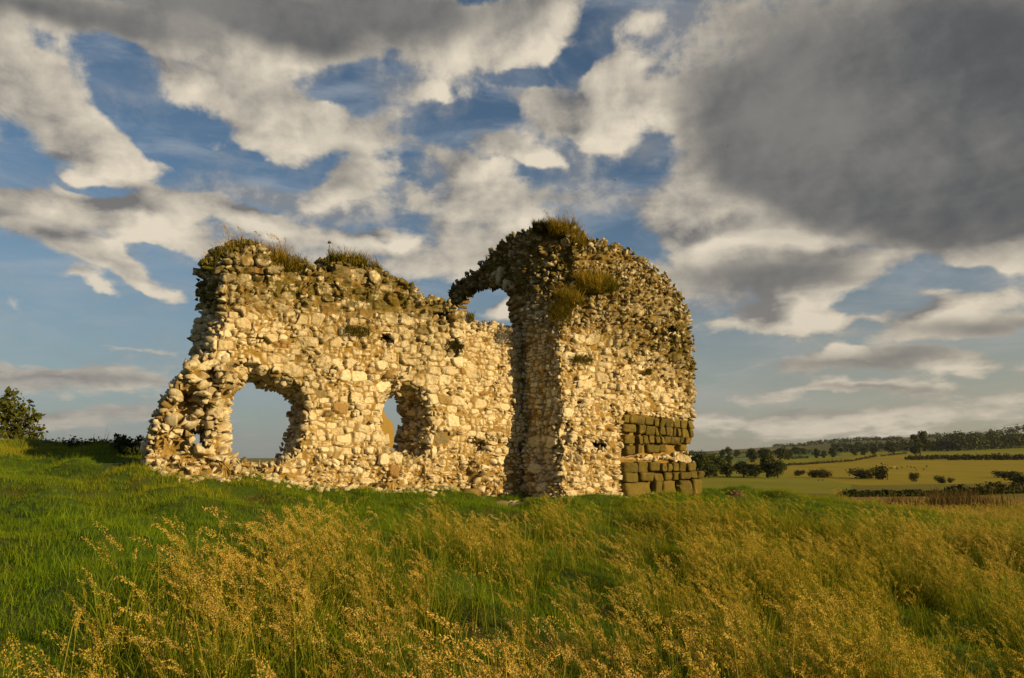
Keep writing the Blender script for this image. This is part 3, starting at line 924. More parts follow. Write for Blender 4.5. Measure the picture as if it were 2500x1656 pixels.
# ---- dressed blocks: rounded blocks between four corners
def block_grid(n=7):
    bm = bmesh.new(); bmesh.ops.create_cube(bm, size=2.0)
    bmesh.ops.subdivide_edges(bm, edges=bm.edges[:], cuts=n, use_grid_fill=True)
    V = np.array([v.co[:] for v in bm.verts]); F = np.array([[v.index for v in f.verts] for f in bm.faces], np.int32); bm.free()
    return V, F
BLK = block_grid()
def block(corners_uz, proud, depth, seed, axis='w', base=0.0, power=7.0, gap=0.012):
    """corners (4: tl, tr, br, bl) in the wall plane; proud: how far the face stands out; depth behind"""
    V, F = BLK
    r = np.random.default_rng(seed)
    X = V / (np.abs(V) ** power).sum(1, keepdims=True) ** (1 / power)
    X = X * (1 + 0.09 * fbm(X * 1.4 + seed * 3.7, 3, seed)[:, None])
    c = np.asarray(corners_uz, float); ctr = c.mean(0)
    c = ctr + (c - ctr) * (1 - gap / np.maximum(np.abs(c - ctr), 0.03))
    s = (X[:, 0] + 1) / 2; t = (1 - X[:, 2]) / 2
    q = (c[0] * ((1 - s) * (1 - t))[:, None] + c[1] * (s * (1 - t))[:, None] + c[2] * (s * t)[:, None] + c[3] * ((1 - s) * t)[:, None])
    d = base - proud + (X[:, 1] + 1) / 2 * (depth + proud)
    d = d + 0.03 * fbm(np.stack([q[:, 0], d, q[:, 1]], -1) * 7, 4, seed) + ((q - ctr) @ r.normal(size=2)) * .12
    if axis == 'w':
        P = loc2w(q[:, 0], d, q[:, 1])
    else:
        P = loc2w(d, q[:, 0], q[:, 1])
    return P, F

def blocks_object(name, items, parent, mat, kindv=0.0):
    Vs, Fs, tn, kd, ms = [], [], [], [], []
    off = 0
    for k, (P, F, tone, ki) in enumerate(items):
        Vs.append(P); Fs.append(F + off); off += len(P)
        tn.append(np.full(len(P), tone)); kd.append(np.full(len(P), ki)); ms.append(np.full(len(P), 0.25))
    return mesh_np(name, np.concatenate(Vs), np.concatenate(Fs), mat, parent, {'tone': np.concatenate(tn), 'kind': np.concatenate(kd), 'moss': np.concatenate(ms)}, smooth=True)

def build_ashlar():
    q = lambda x, y: (x / 3.92 + 1200, y / 3.92 + 860)
    rows = [((600, 680), (652, 735), [(1268, 1318), (1322, 1392), (1395, 1460), (1465, 1555), (1562, 1606), (1612, 1668), (1674, 1740), (1745, 1808), (1814, 1880), (1884, 1936)]),
            ((678, 772), (738, 818), [(1265, 1370), (1406, 1470), (1476, 1558), (1564, 1600), (1606, 1664), (1670, 1702), (1706, 1736), (1742, 1772), (1778, 1816), (1822, 1886), (1890, 1930)]),
            ((785, 872), (820, 880), [(1272, 1372), (1400, 1442), (1450, 1500), (1506, 1560), (1566, 1610), (1616, 1650), (1658, 1722), (1728, 1800), (1806, 1850), (1856, 1915)]),
            ((882, 982), (880, 935), [(1282, 1386), (1400, 1448), (1490, 1610), (1616, 1680), (1800, 1880)]),
            ((1048, 1150), (1065, 1140), [(1268, 1386), (1394, 1496), (1514, 1616), (1622, 1664), (1670, 1730), (1738, 1796), (1802, 1856), (1866, 1950)]),
            ((1152, 1252), (1142, 1212), [(1272, 1406), (1420, 1546), (1555, 1642), (1650, 1726), (1735, 1786), (1793, 1886), (1893, 1952), (1960, 2014)]),
            ((1256, 1400), (1214, 1375), [(1275, 1546), (1554, 1632), (1642, 1776), (1790, 1908), (1918, 2012)])]
    r = np.random.default_rng(4)
    items = []
    for ri, ((l0, l1), (r0, r1), xs) in enumerate(rows):
        for a, b in xs:
            f = lambda x: (x - 1270) / 665.0
            t0, t1 = l0 + (r0 - l0) * f(a), l0 + (r0 - l0) * f(b)
            b0, b1 = l1 + (r1 - l1) * f(a), l1 + (r1 - l1) * f(b)
            j = r.normal(size=8) * 4.5
            dy = r.normal() * 3.5; t0 += dy; t1 += dy; b0 += dy + 3; b1 += dy + 3
            cs = [q(a + j[0], t0 + j[1]), q(b + j[2], t1 + j[3]), q(b + j[4], b1 + j[5]), q(a + j[6], b0 + j[7])]
            proud = (0.03 if ri < 4 else 0.07) + r.uniform(-.025, .025) + (0.06 if b > 1870 and ri >= 4 else 0)
            cz = [on_w(x, y, -proud * .6) for x, y in cs]
            P, F = block(cz, proud, 0.30, 50 + len(items), 'w', power=r.uniform(8.0, 16.0), gap=.005)
            items.append((P, F, np.clip(r.normal(.5, .25), 0, 1), 0.0 if r.random() < .93 else 0.7))
    return blocks_object('dressed_stone_footing', items, FRONT, M_ASHLAR)
build_ashlar()['label'] = 'olive-brown squared blocks with deep joints'

def build_voussoirs():
    q = lambda x, y: (x / 4.6125 + 1060, y / 4.6125 + 520)
    r = np.random.default_rng(9)
    top = [(788, 1015, 930, 895), (815, 1065, 970, 968), (835, 1128, 985, 1030), (847, 1190, 1003, 1095), (857, 1255, 1020, 1160), (866, 1312, 1030, 1222), (884, 1350, 1035, 1290)]
    def make(cs, ki, proud=0.03, depth=0.46, tone=None, base=0.0):
        cz = [on_u(*q(x, y), base - proud * .5) for x, y in cs]
        P, F = block(cz, proud, depth, int(r.integers(1e6)), 'u', power=6.0, gap=0.008, base=base)
        o = blocks_object('voussoir', [(P, F, r.uniform(.2, .8) if tone is None else tone, ki)], CROSS, M_STONE)
        return o
    for i in range(6):
        a, b = top[i], top[i + 1]
        make([(a[0], a[1] + 3), (a[2], a[3] + 3), (b[2] - 4, b[3]), (b[0] - 4, b[1])], 0.7)
    make([(775, 900), (850, 760), (880, 850), (815, 930)], 0.0, tone=.35)
    make([(742, 860), (770, 735), (850, 760), (782, 905)], 0.0, tone=.45)
    make([(660, 800), (735, 590), (770, 600), (705, 835)], 0.0, tone=.5)
    make([(610, 770), (665, 640), (710, 640), (660, 800)], 0.0, tone=.3)
    make([(225, 952), (330, 955), (310, 1030), (220, 1022)], 0.7, proud=0.05, tone=.9, base=.26, depth=.16)
    make([(222, 1030), (318, 1036), (300, 1082), (228, 1070)], 0.7, proud=0.04, tone=.9, base=.26, depth=.16)
    make([(205, 1076), (300, 1088), (286, 1140), (200, 1122)], 0.7, proud=0.06, tone=.9, base=.26, depth=.16)
build_voussoirs()
# ------------------------------------------------------------------ grass blades, clumps, tufts
class Bits:
    def __init__(self): self.V = []; self.F = []; self.T = []; self.M = []; self.n = 0
    def add(self, V, F, tone, m=0):
        self.V.append(V); self.F.append(np.asarray(F) + self.n); self.n += len(V)
        self.T.append(np.broadcast_to(np.asarray(tone, float), (len(V),))); self.M.append(np.full(len(F), m))
    def obj(self, name, mats, parent=None, linked=True, extra=None):
        at_ = {'tone': np.concatenate(self.T)}
        if extra: at_.update(extra)
        o = mesh_np(name, np.concatenate(self.V), np.concatenate(self.F), None, parent, at_, mats=mats, midx=np.concatenate(self.M))
        if not linked: COL.objects.unlink(o)
        return o

def blade(B, r, base, L, wd, lean, az, bend, tone, m=0, seg=3):
    """one grass blade: a tapering strip that leans and bends towards azimuth az"""
    d = np.array([math.cos(az), math.sin(az), 0]); s = np.array([-d[1], d[0], 0])
    tw = r.normal() * 0.9; s = s * math.cos(tw) + d * math.sin(tw)
    p = np.array(base, float); ang = lean; V = []
    for k in range(seg + 1):
        t = k / seg; w = wd * (1 - 0.88 * t ** 1.4)
        V += [p - s * w / 2, p + s * w / 2]
        p = p + (d * math.sin(ang) + np.array([0, 0, math.cos(ang)])) * (L / seg)
        ang += bend / seg
    F = [[2 * k, 2 * k + 1, 2 * k + 3, 2 * k + 2] for k in range(seg)]
    B.add(np.array(V), F, tone, m)
    return p, ang, d

def spikelets(B, r, path, rad, n, ln, wd, m):
    """seed head: small pointed scales set around the last stretch of a stem"""
    V = []; F = []
    path = np.asarray(path)
    for i in range(n):
        t = r.random(); k = min(int(t * (len(path) - 1)), len(path) - 2); f = t * (len(path) - 1) - k
        c = path[k] * (1 - f) + path[k + 1] * f
        ax = path[k + 1] - path[k]; ax = ax / (np.linalg.norm(ax) + 1e-9)
        o = r.normal(size=3); o -= ax * (o @ ax); o /= np.linalg.norm(o) + 1e-9
        q = rad * (0.35 + 0.65 * math.sin(math.pi * (0.15 + 0.8 * t))) * r.uniform(0.2, 1)
        c = c + o * q
        dirn = ax * r.uniform(.5, 1) + o * r.uniform(.2, .8) + np.array([0, 0, -.25 * r.random()]); dirn /= np.linalg.norm(dirn)
        sd = np.cross(dirn, r.normal(size=3)); sd /= np.linalg.norm(sd) + 1e-9
        l = ln * r.uniform(.7, 1.3); w = wd * r.uniform(.7, 1.3)
        j = len(V); V += [c, c + dirn * l * .5 + sd * w, c + dirn * l, c + dirn * l * .5 - sd * w]; F.append([j, j + 1, j + 2, j + 3])
    B.add(np.array(V), F, r.uniform(0, 1), m)

def stem_with_head(B, r, base, H, lean, az, m_stem, m_head, kind, thick=0.0026, hl=None, coarse=1.0):
    d = np.array([math.cos(az), math.sin(az), 0]); p = np.array(base, float); ang = lean; pts = [p]
    hl = hl or r.uniform(.09, .17)
    for k in range(4):
        p = p + (d * math.sin(ang) + np.array([0, 0, math.cos(ang)])) * ((H - hl) / 4); ang += 0.05; pts.append(p)
    hp = [p]
    for k in range(4):
        ang += r.uniform(.12, .32); p = p + (d * math.sin(ang) + np.array([0, 0, math.cos(ang)])) * (hl / 4); hp.append(p)
    pts = np.array(pts + hp[1:2]); sd = np.array([-d[1], d[0], 0]); sd = sd * .8 + d * .6 * r.choice([-1, 1])
    V = []; 
    for q in pts: V += [q - sd * thick / 2, q + sd * thick / 2]
    B.add(np.array(V), [[2 * k, 2 * k + 1, 2 * k + 3, 2 * k + 2] for k in range(len(pts) - 1)], r.uniform(0, 1), m_stem)
    if kind == 'loose': spikelets(B, r, hp, .0125 * coarse, int(90 / coarse), .0078 * coarse, .0019 * coarse, m_head)
    elif kind == 'spike': spikelets(B, r, hp, .0066 * coarse, int(80 / coarse), .009 * coarse, .0020 * coarse, m_head)
    else: spikelets(B, r, hp, .0095 * coarse, int(76 / coarse), .0085 * coarse, .0020 * coarse, m_head)

def tall_clump(seed, stems=10, blades=16, coarse=1.15):
    r = np.random.default_rng(seed); B = Bits()
    for i in range(blades):
        a = r.uniform(0, 2 * PI); q = r.uniform(0, .12)
        blade(B, r, (q * math.cos(a), q * math.sin(a), 0), r.uniform(.25, .56), r.uniform(.0035, .006) * coarse, r.uniform(.02, .25), r.normal(PI, 1.5), r.uniform(.1, .9), r.uniform(0, 1), 0)
    for i in range(stems):
        a = r.uniform(0, 2 * PI); q = r.uniform(0, .14)
        stem_with_head(B, r, (q * math.cos(a), q * math.sin(a), 0), r.uniform(.36, .68), r.uniform(.02, .28), r.normal(PI, .9), 1, 2, r.choice(['loose', 'mid', 'spike'], p=[.45, .25, .3]), thick=.0024 * coarse, coarse=coarse)
    return B.obj('tall_grass_clump', [M_BLADE, M_STALK, M_SEED], linked=False)

def leafy_clump(seed, n=34):
    """broad-bladed green grass without heads, and a few bent straws"""
    r = np.random.default_rng(seed); B = Bits()
    for i in range(n):
        a = r.uniform(0, 2 * PI); q = r.uniform(0, .13)
        blade(B, r, (q * math.cos(a), q * math.sin(a), 0), r.uniform(.22, .48), r.uniform(.007, .011), r.uniform(.05, .45), a + r.normal() * .6, r.uniform(.2, 1.3), r.uniform(.2, 1), 0, seg=4)
    for i in range(3):
        a = r.uniform(0, 2 * PI)
        blade(B, r, (.08 * math.cos(a), .08 * math.sin(a), 0), r.uniform(.4, .7), .004, r.uniform(.2, .6), r.uniform(0, 6), r.uniform(.8, 2.0), .8, 1, seg=5)
    return B.obj('leafy_grass_clump', [M_BLADE, M_STALK], linked=False)

def turf_clump(seed, n=26, L=(.03, .075), R=.075, wd=.004):
    r = np.random.default_rng(seed); B = Bits()
    for i in range(n):
        a = r.uniform(0, 2 * PI); q = R * math.sqrt(r.random())
        blade(B, r, (q * math.cos(a), q * math.sin(a), -.01), r.uniform(*L), wd * r.uniform(.7, 1.3), r.uniform(.05, .6), r.uniform(0, 2 * PI), r.uniform(.1, 1.0), r.uniform(0, 1), 0, seg=2)
    return B.obj('turf_clump', [M_TURF], linked=False)

def scatter(name, pts, rot, scl, idx, tint, protos, tilt=None):
    """one object whose points carry clumps (uncountable ground cover)"""
    me = bpy.data.meshes.new(name); me.vertices.add(len(pts)); me.vertices.foreach_set('co', np.asarray(pts, np.float32).ravel())
    for nm, v in (('rz', rot), ('scl', scl), ('tint', tint)):
        me.attributes.new(nm, 'FLOAT', 'POINT').data.foreach_set('value', np.asarray(v, np.float32))
    me.attributes.new('pick', 'INT', 'POINT').data.foreach_set('value', np.asarray(idx, np.int32))
    o = link(bpy.data.objects.new(name, me))
    cl = bpy.data.collections.new(name + '_kinds')
    for p in protos: cl.objects.link(p)
    g = bpy.data.node_groups.new(name, 'GeometryNodeTree')
    g.interface.new_socket('Geometry', in_out='INPUT', socket_type='NodeSocketGeometry'); g.interface.new_socket('Geometry', in_out='OUTPUT', socket_type='NodeSocketGeometry')
    N = g.nodes; gi = N.new('NodeGroupInput'); go = N.new('NodeGroupOutput')
    ci = N.new('GeometryNodeCollectionInfo'); ci.inputs['Collection'].default_value = cl; ci.inputs['Separate Children'].default_value = True; ci.inputs['Reset Children'].default_value = True
    ip = N.new('GeometryNodeInstanceOnPoints'); ip.inputs['Pick Instance'].default_value = True
    def na(nm, typ='FLOAT'):
        a = N.new('GeometryNodeInputNamedAttribute'); a.data_type = typ; a.inputs['Name'].default_value = nm; return a.outputs['Attribute']
    cx = N.new('ShaderNodeCombineXYZ'); g.links.new(na('rz'), cx.inputs[2])
    g.links.new(gi.outputs[0], ip.inputs['Points']); g.links.new(ci.outputs[0], ip.inputs['Instance']); g.links.new(na('pick', 'INT'), ip.inputs['Instance Index'])
    g.links.new(cx.outputs[0], ip.inputs['Rotation']); g.links.new(na('scl'), ip.inputs['Scale']); g.links.new(ip.outputs[0], go.inputs[0])
    md = o.modifiers.new('clumps', 'NODES'); md.node_group = g
    return o

def footprint(x, y, m=0.0):
    u, w, _ = w2loc(np.stack([x, y, 0 * x], -1))
    a = (u > -6.5 - m) & (u < 0.3) & (w > 0.93 - m) & (w < 1.9)
    b = (u > -m) & (u < 3.5 + m) & (w > -m) & (w < 1.0)
    c = (u > -m) & (u < .6) & (w > 0) & (w < 4)
    return a | b | c

TOPLINE = np.array([(-900, 2300), (-200, 1760), (0, 1610), (120, 1515), (250, 1440), (450, 1378), (600, 1322), (700, 1288), (760, 1258), (850, 1250), (1000, 1246), (1150, 1236), (1300, 1228), (1500, 1218), (1720, 1210),
                    (1850, 1222), (1950, 1226), (2060, 1212), (2180, 1228), (2300, 1250), (2500, 1270), (2900, 1300)], float)

def frustum_points(n, y0, y1, r, k=0.70, pad=0.8):
    Y = np.sqrt(r.uniform(y0 * y0, y1 * y1, n)); X = r.uniform(-1, 1, n) * (k * Y + pad)
    return X, Y

def build_grass():
    r = np.random.default_rng(2)
    protos = [tall_clump(500 + i) for i in range(10)] + [leafy_clump(550 + i) for i in range(4)]
    x, y = frustum_points(14500, 1.7, 17.5, r)
    z = hgt(x, y)
    px, py = pix(np.stack([x, y, z + 0.28], -1))
    lim = np.interp(px, TOPLINE[:, 0], TOPLINE[:, 1])
    n1 = vnoise(np.stack([x * .9, y * .9, 0 * x], -1), 31); n2 = vnoise(np.stack([x * 2.3, y * 2.3, 0 * x], -1), 32); n3 = vnoise(np.stack([x * 1.4, y * 1.4, 0 * x], -1), 33)
    edge = (py - lim) / 30 + 0.5 * n2
    prob = sstep(-0.1, 0.9, edge)
    gap = sstep(-.05, .45, n1 + .55 * n2 - .22 * sstep(1.0, 3.5, x))
    for cx, cy, rx, ry, s in [(1400, 1330, 150, 50, .9), (1980, 1310, 170, 45, .85), (1180, 1480, 60, 40, .5), (330, 1560, 130, 50, .6), (2320, 1480, 140, 40, .7), (2200, 1600, 200, 40, .6), (1020, 1600, 120, 40, .6)]:
        gx, gy = pix(np.stack([x, y, z + .2], -1))
        gap = np.maximum(gap, s * np.exp(-((gx - cx) / rx) ** 2 - ((gy - cy) / ry) ** 2) * 1.3)
    keep = (r.random(len(x)) < prob * (.35 + .65 * sstep(-.45, .15, n3)) * (1 - .82 * np.clip(gap, 0, 1))) & ~footprint(x, y, .12) & (np.hypot(x, y) > 2.0)
    x, y, z = x[keep], y[keep], z[keep]; n1 = n1[keep]; e = edge[keep]
    gk = gap[keep]; d = np.hypot(x, y)
    sc = r.uniform(.62, 1.15, len(x)) * (1 - .22 * np.clip(gap[keep], 0, 1)) * (1 + .32 * n3[keep]) * (0.78 + .22 * sstep(0, 1.6, e)) * np.interp(y, [2, 5, 11, 17], [1.0, 1.0, .8, .7])
    tint = np.clip(0.30 + .55 * vnoise(np.stack([x * .35, y * .35, 0 * x], -1), 41) + .25 * sstep(1, 5, x) + r.normal(0, .12, len(x)), 0, 1)
    o = scatter('tall_grass', np.stack([x, y, z - .02], -1), r.uniform(-.6, .6, len(x)), sc, np.where(r.random(len(x)) < .07 + .45 * np.clip(gk, 0, 1), r.integers(10, 14, len(x)), r.integers(0, 10, len(x))), tint, protos)
    tag(o, 'golden tall meadow grass in seed', None, None, 'stuff')
    print('tall clumps', len(x))
    # turf under and around
    tp = [turf_clump(700 + i) for i in range(7)] + [turf_clump(720 + i, 18, (.08, .16), .09, .005) for i in range(3)]
    x, y = frustum_points(74000, 2.2, 19, r)
    z = hgt(x, y)
    n = vnoise(np.stack([x * 1.6, y * 1.6, 0 * x], -1), 51); nb = vnoise(np.stack([x * .5, y * .5, 0 * x], -1), 52)
    px, py = pix(np.stack([x, y, z], -1))
    dens = np.where(y < 7, 1.0, .8)
    keep = (r.random(len(x)) < dens * (1 - .35 * sstep(.25, .6, n))) & ~footprint(x, y, .02)
    x, y, z, n, nb = x[keep], y[keep], z[keep], n[keep], nb[keep]
    tint = np.clip(.10 + .45 * sstep(.15, .7, nb) + r.normal(0, .12, len(x)) + .3 * sstep(-4.2, -6.5, x) * sstep(.0, .5, n), 0, 1)
    sc = r.uniform(.55, 1.1, len(x)) * (1 + .35 * n)
    pick = np.where(r.random(len(x)) < .09, r.integers(7, 10, len(x)), r.integers(0, 7, len(x)))
    o = scatter('turf', np.stack([x, y, z], -1), r.uniform(0, 2 * PI, len(x)), sc, pick, tint, tp)
    tag(o, 'short green turf around the ruin', None, None, 'stuff')
    print('turf clumps', len(x))
    # meadow running down the slope on the right
    mp = [tall_clump(900 + i, 7, 14, 2.4) for i in range(5)]
    Y = np.sqrt(r.uniform(16.5 ** 2, 52 ** 2, 7500)); X = r.uniform(.05, .72, 7500) * Y
    nn = vnoise(np.stack([X * .25, Y * .25, 0 * X], -1), 61)
    px, py = pix(np.stack([X, Y, hgt(X, Y)], -1))
    keep = (px > 1690) & ((Y > 21) | (px > 2020)) & (nn < .55)
    X, Y, nn = X[keep], Y[keep], nn[keep]
    o = scatter('meadow_grass', np.stack([X, Y, hgt(X, Y) - .03], -1), r.uniform(0, 6, len(X)), r.uniform(.32, .52, len(X)), r.integers(0, 5, len(X)), np.clip(.45 + .5 * nn + r.normal(0, .1, len(X)), 0, 1), mp)
    tag(o, 'rough golden grass on the falling slope', None, None, 'stuff')
build_grass()

# ------------------------------------------------------------------ tufts growing on the ruin: each a plant of its own
def tuft(P, label, size=.25, n=60, spread=.18, gold=.6, heads=0, hang=False, seed=0, dark=False, lean_az=PI, group='grass tufts growing on the ruin'):
    size *= 1.02; spread *= 1.1; r = np.random.default_rng(1000 + seed); B = Bits()
    P = np.asarray(P, float)
    for i in range(int(n * 2.6)):
        q = r.normal(size=2) * spread * .45; q *= min(1.0, spread * .5 / (np.linalg.norm(q) + 1e-6))
        base = EU * q[0] + EW * q[1] * .6 + np.array([0, 0, -.03 + .02 * r.normal()])
        if hang:
            base = EU * q[0] - EW * .03 + np.array([0, 0, .25 * size * r.normal()])
            fwd = math.atan2(-EW[1], -EW[0])
            blade(B, r, base, size * r.uniform(.5, 1.1), .009, r.uniform(.6, 1.2), fwd + r.normal() * .5, r.uniform(1.2, 2.2), np.clip(r.normal(gold, .25), 0, 1), 0)
        else:
            blade(B, r, base, size * r.uniform(.35, 1.1), .011, r.uniform(0, .45), r.normal(lean_az, 1.6), r.uniform(.3, 1.6), np.clip(r.normal(gold, .25), 0, 1), 0)
    if not hang:
        for i in range(int(n * .9)):                    # the skirt of old blades that droops over the edge
            q = r.uniform(-1, 1) * spread * .5
            b0 = EU * q - EW * abs(r.normal()) * .04 * (spread / .3) + np.array([0, 0, -.05 + .03 * r.normal()])
            blade(B, r, b0, size * r.uniform(.4, .9), .011, r.uniform(.5, 1.1), math.atan2(-EW[1], -EW[0]) + r.normal() * .8, r.uniform(1.0, 2.2), np.clip(r.normal(gold * .6, .25), 0, 1), 0)
    for i in range(heads):
        q = r.normal(size=2) * spread * .5; q *= min(1.0, spread * .5 / (np.linalg.norm(q) + 1e-6))
        stem_with_head(B, r, EU * q[0] + EW * q[1] * .5, size * r.uniform(1.0, 1.5), r.uniform(0, .2), r.normal(PI, .8), 1, 2, r.choice(['loose', 'spike', 'mid']), thick=.0045, coarse=1.8)
    if not hang:
        V0, F0 = ico(2); s3 = V0 * np.array([spread * .48, spread * .22, .03]) + np.array([0, .07, 0]); B.add(s3[:, :1] * EU + s3[:, 1:2] * EW + s3[:, 2:] * np.array([0, 0, 1.0]) - np.array([0, 0, .075]), np.concatenate([F0, F0[:, 2:]], 1), .1)
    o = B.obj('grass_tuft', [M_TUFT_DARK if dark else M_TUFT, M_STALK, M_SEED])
    o.location = tuple(P)
    return tag(o, label, 'grass tuft', group)

def lw(px, py, dw=.14):
    u, z = on_w(px, py, W_LW + dw); return loc2w(u, W_LW + dw, z)
def sf(px, py, w=.1):
    u, z = on_w(px, py, w); return loc2w(u, w, z)
def cw(px, py, u=.15):
    w, z = on_u(px, py, u); return loc2w(u, w, z)

tuft(lw(605, 598), 'short dark tuft on the highest stones of the left wall', .14, 60, .3, .3, 3, seed=1)
tuft(lw(578, 606), 'thin pale plumes beside the highest stones of the left wall', .22, 18, .2, .6, 7, seed=2)
tuft(lw(665, 642), 'tall bright golden tuft in the notch behind the left wall\'s peak', .34, 300, .38, .75, 14, seed=3)
tuft(lw(697, 652), 'low golden tuft right of the tallest one on the left wall', .26, 220, .36, .6, 2, seed=4)
tuft(lw(733, 655), 'rounded green-gold tuft above a flat stone on the left wall', .24, 160, .2, .45, 3, seed=5)
tuft(lw(548, 616), 'sparse wiry tuft at the left wall\'s upper left shoulder', .16, 30, .25, .3, 5, seed=6)
tuft(lw(512, 640), 'few thin stems on the left wall\'s dark end', .15, 12, .2, .3, 4, seed=7)
tuft(lw(850, 640), 'broad green-brown tuft on the left wall\'s second hump', .22, 300, .52, .4, 6, seed=8)
tuft(lw(914, 656), 'small tuft at the right end of the second hump', .2, 70, .14, .5, 4, seed=9)
tuft(lw(786, 660), 'low thin grass beside the thistle on the left wall', .10, 50, .14, .3, 0, seed=10)
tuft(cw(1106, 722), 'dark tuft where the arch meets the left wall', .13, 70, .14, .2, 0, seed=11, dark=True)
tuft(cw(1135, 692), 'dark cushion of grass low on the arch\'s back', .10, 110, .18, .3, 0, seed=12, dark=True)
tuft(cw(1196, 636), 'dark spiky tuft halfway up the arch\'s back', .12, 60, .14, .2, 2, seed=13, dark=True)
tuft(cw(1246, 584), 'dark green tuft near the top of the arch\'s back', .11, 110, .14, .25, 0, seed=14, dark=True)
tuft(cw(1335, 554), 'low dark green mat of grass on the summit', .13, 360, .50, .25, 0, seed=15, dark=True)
tuft(sf(1375, 566, .3), 'big orange-gold tuft spilling over the summit', .30, 380, .52, .75, 10, seed=16)
tuft(sf(1404, 590, .25), 'gold tuft hanging below the summit on its right', .26, 220, .36, .65, 4, seed=17)
tuft(sf(1440, 700, .05), 'tall gold tuft standing on the ledge of the front wall', .36, 330, .46, .75, 9, seed=18)
tuft(sf(1478, 700, .08), 'green tuft at the right end of the ledge', .28, 260, .40, .35, 2, seed=19)
tuft(sf(1390, 735, .03), 'rusty tuft at the left end of the ledge', .32, 260, .40, .6, 4, seed=20)
tuft(sf(1362, 770, .0), 'dark grass hanging below the ledge\'s left end', .28, 260, .40, .35, 0, hang=True, seed=21)
tuft(sf(1420, 880, -.03), 'brown dry grass hanging from a bed low on the front wall', .15, 170, .34, .35, 0, hang=True, seed=22)
tuft(lw(870, 812, -.03), 'brown dry grass hanging left of the square hole in the left wall', .15, 170, .34, .3, 0, hang=True, seed=23)
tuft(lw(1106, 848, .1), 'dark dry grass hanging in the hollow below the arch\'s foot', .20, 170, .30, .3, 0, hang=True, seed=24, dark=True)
tuft(lw(1148, 774, .1), 'small tuft on the wall head under the arch', .13, 60, .12, .4, 0, seed=25)
tuft(sf(1580, 910, -.03), 'small green clump on the front wall above the dressed blocks', .13, 80, .12, .3, 0, hang=True, seed=26)
tuft(lw(1172, 800, .2), 'thin grass on the lowest wall head under the arch', .10, 40, .12, .5, 0, seed=27)

def thistle():
    r = np.random.default_rng(77); B = Bits(); B2 = Bits()
    H = .34
    for k in range(5):
        a = k * PI / 2.5
    n = 6
    ring = lambda z, q: np.array([[q * math.cos(a), q * math.sin(a), z] for a in np.arange(n) * 2 * PI / n])
    V = np.concatenate([ring(-.03, .007), ring(H * .5, .0055), ring(H, .003)])
    F = [[k * n + i, k * n + (i + 1) % n, (k + 1) * n + (i + 1) % n, (k + 1) * n + i] for k in range(2) for i in range(n)]
    root = empty('thistle', tuple(lw(802, 650, .06)))
    S = Bits(); S.add(V + np.array(root.location), F, .6, 0)
    S.obj('stem', [M_LEAF], root)
    for k in range(16):
        z = H * r.uniform(.02, .9); a = k * 2.4
        blade(B, r, np.array(root.location) + np.array([0, 0, z]), .10 * (1.15 - z / H), .022, 1.1, a, .5, r.uniform(.2, 1), 0)
    B.obj('leaves', [M_LEAF], root)
    hp = [np.array(root.location) + np.array([0, 0, H + .006 * i]) for i in range(5)]
    spikelets(B2, r, hp, .018, 60, .022, .006, 0); B2.obj('flower_head', [M_LEAF], root)
    tag(root, 'single upright green thistle on the left wall between two grass humps', 'thistle')
thistle()

# ------------------------------------------------------------------ leafy shapes
def leaf_cloud(B, r, lumps, n, size, m=0, shell=.55, flat=.0, tonef=None):
    """leaf-sized faces through and around a set of (centre, radii) lumps"""
    vol = np.array([max(np.prod(l[1]), 1e-6) ** (2 / 3) for l in lumps]); pick = r.choice(len(lumps), n, p=vol / vol.sum())
    C = np.array([l[0] for l in lumps])[pick]; R = np.array([l[1] for l in lumps])[pick]
    d = r.normal(size=(n, 3)); d /= np.linalg.norm(d, axis=1, keepdims=True)
    q = shell + (1 - shell) * r.random((n, 1)) + .10 * r.normal(size=(n, 1))
    P = C + d * R * q
    nrm = d * .7 + r.normal(size=(n, 3)) * .8; nrm[:, 2] += flat; nrm /= np.linalg.norm(nrm, axis=1, keepdims=True)
    t = np.cross(nrm, r.normal(size=(n, 3))); t /= np.linalg.norm(t, axis=1, keepdims=True)
    b = np.cross(nrm, t); s = size * r.uniform(.6, 1.35, (n, 1)); k = s * r.uniform(.45, .8, (n, 1))
    V = np.stack([P - t * s * .5, P + b * k * .5, P + t * s * .5, P - b * k * .5], 1).reshape(-1, 3)
    F = np.arange(n * 4).reshape(n, 4)
    tone = np.repeat(np.clip(r.normal(.45, .25, n), 0, 1), 4)
    B.add(V, F, tone, m)

def limb(B, a, b, ra, rb, m=0, n=6):
    a = np.asarray(a, float); b = np.asarray(b, float); ax = b - a; ax /= np.linalg.norm(ax) + 1e-9
    s = np.cross(ax, [.3, 1, .2]); s /= np.linalg.norm(s); t = np.cross(ax, s)
    an = np.arange(n) * 2 * PI / n
    V = np.concatenate([a + ra * (np.cos(an)[:, None] * s + np.sin(an)[:, None] * t), b + rb * (np.cos(an)[:, None] * s + np.sin(an)[:, None] * t)])
    F = [[i, (i + 1) % n, n + (i + 1) % n, n + i] for i in range(n)]
    B.add(V, F, .5, m)

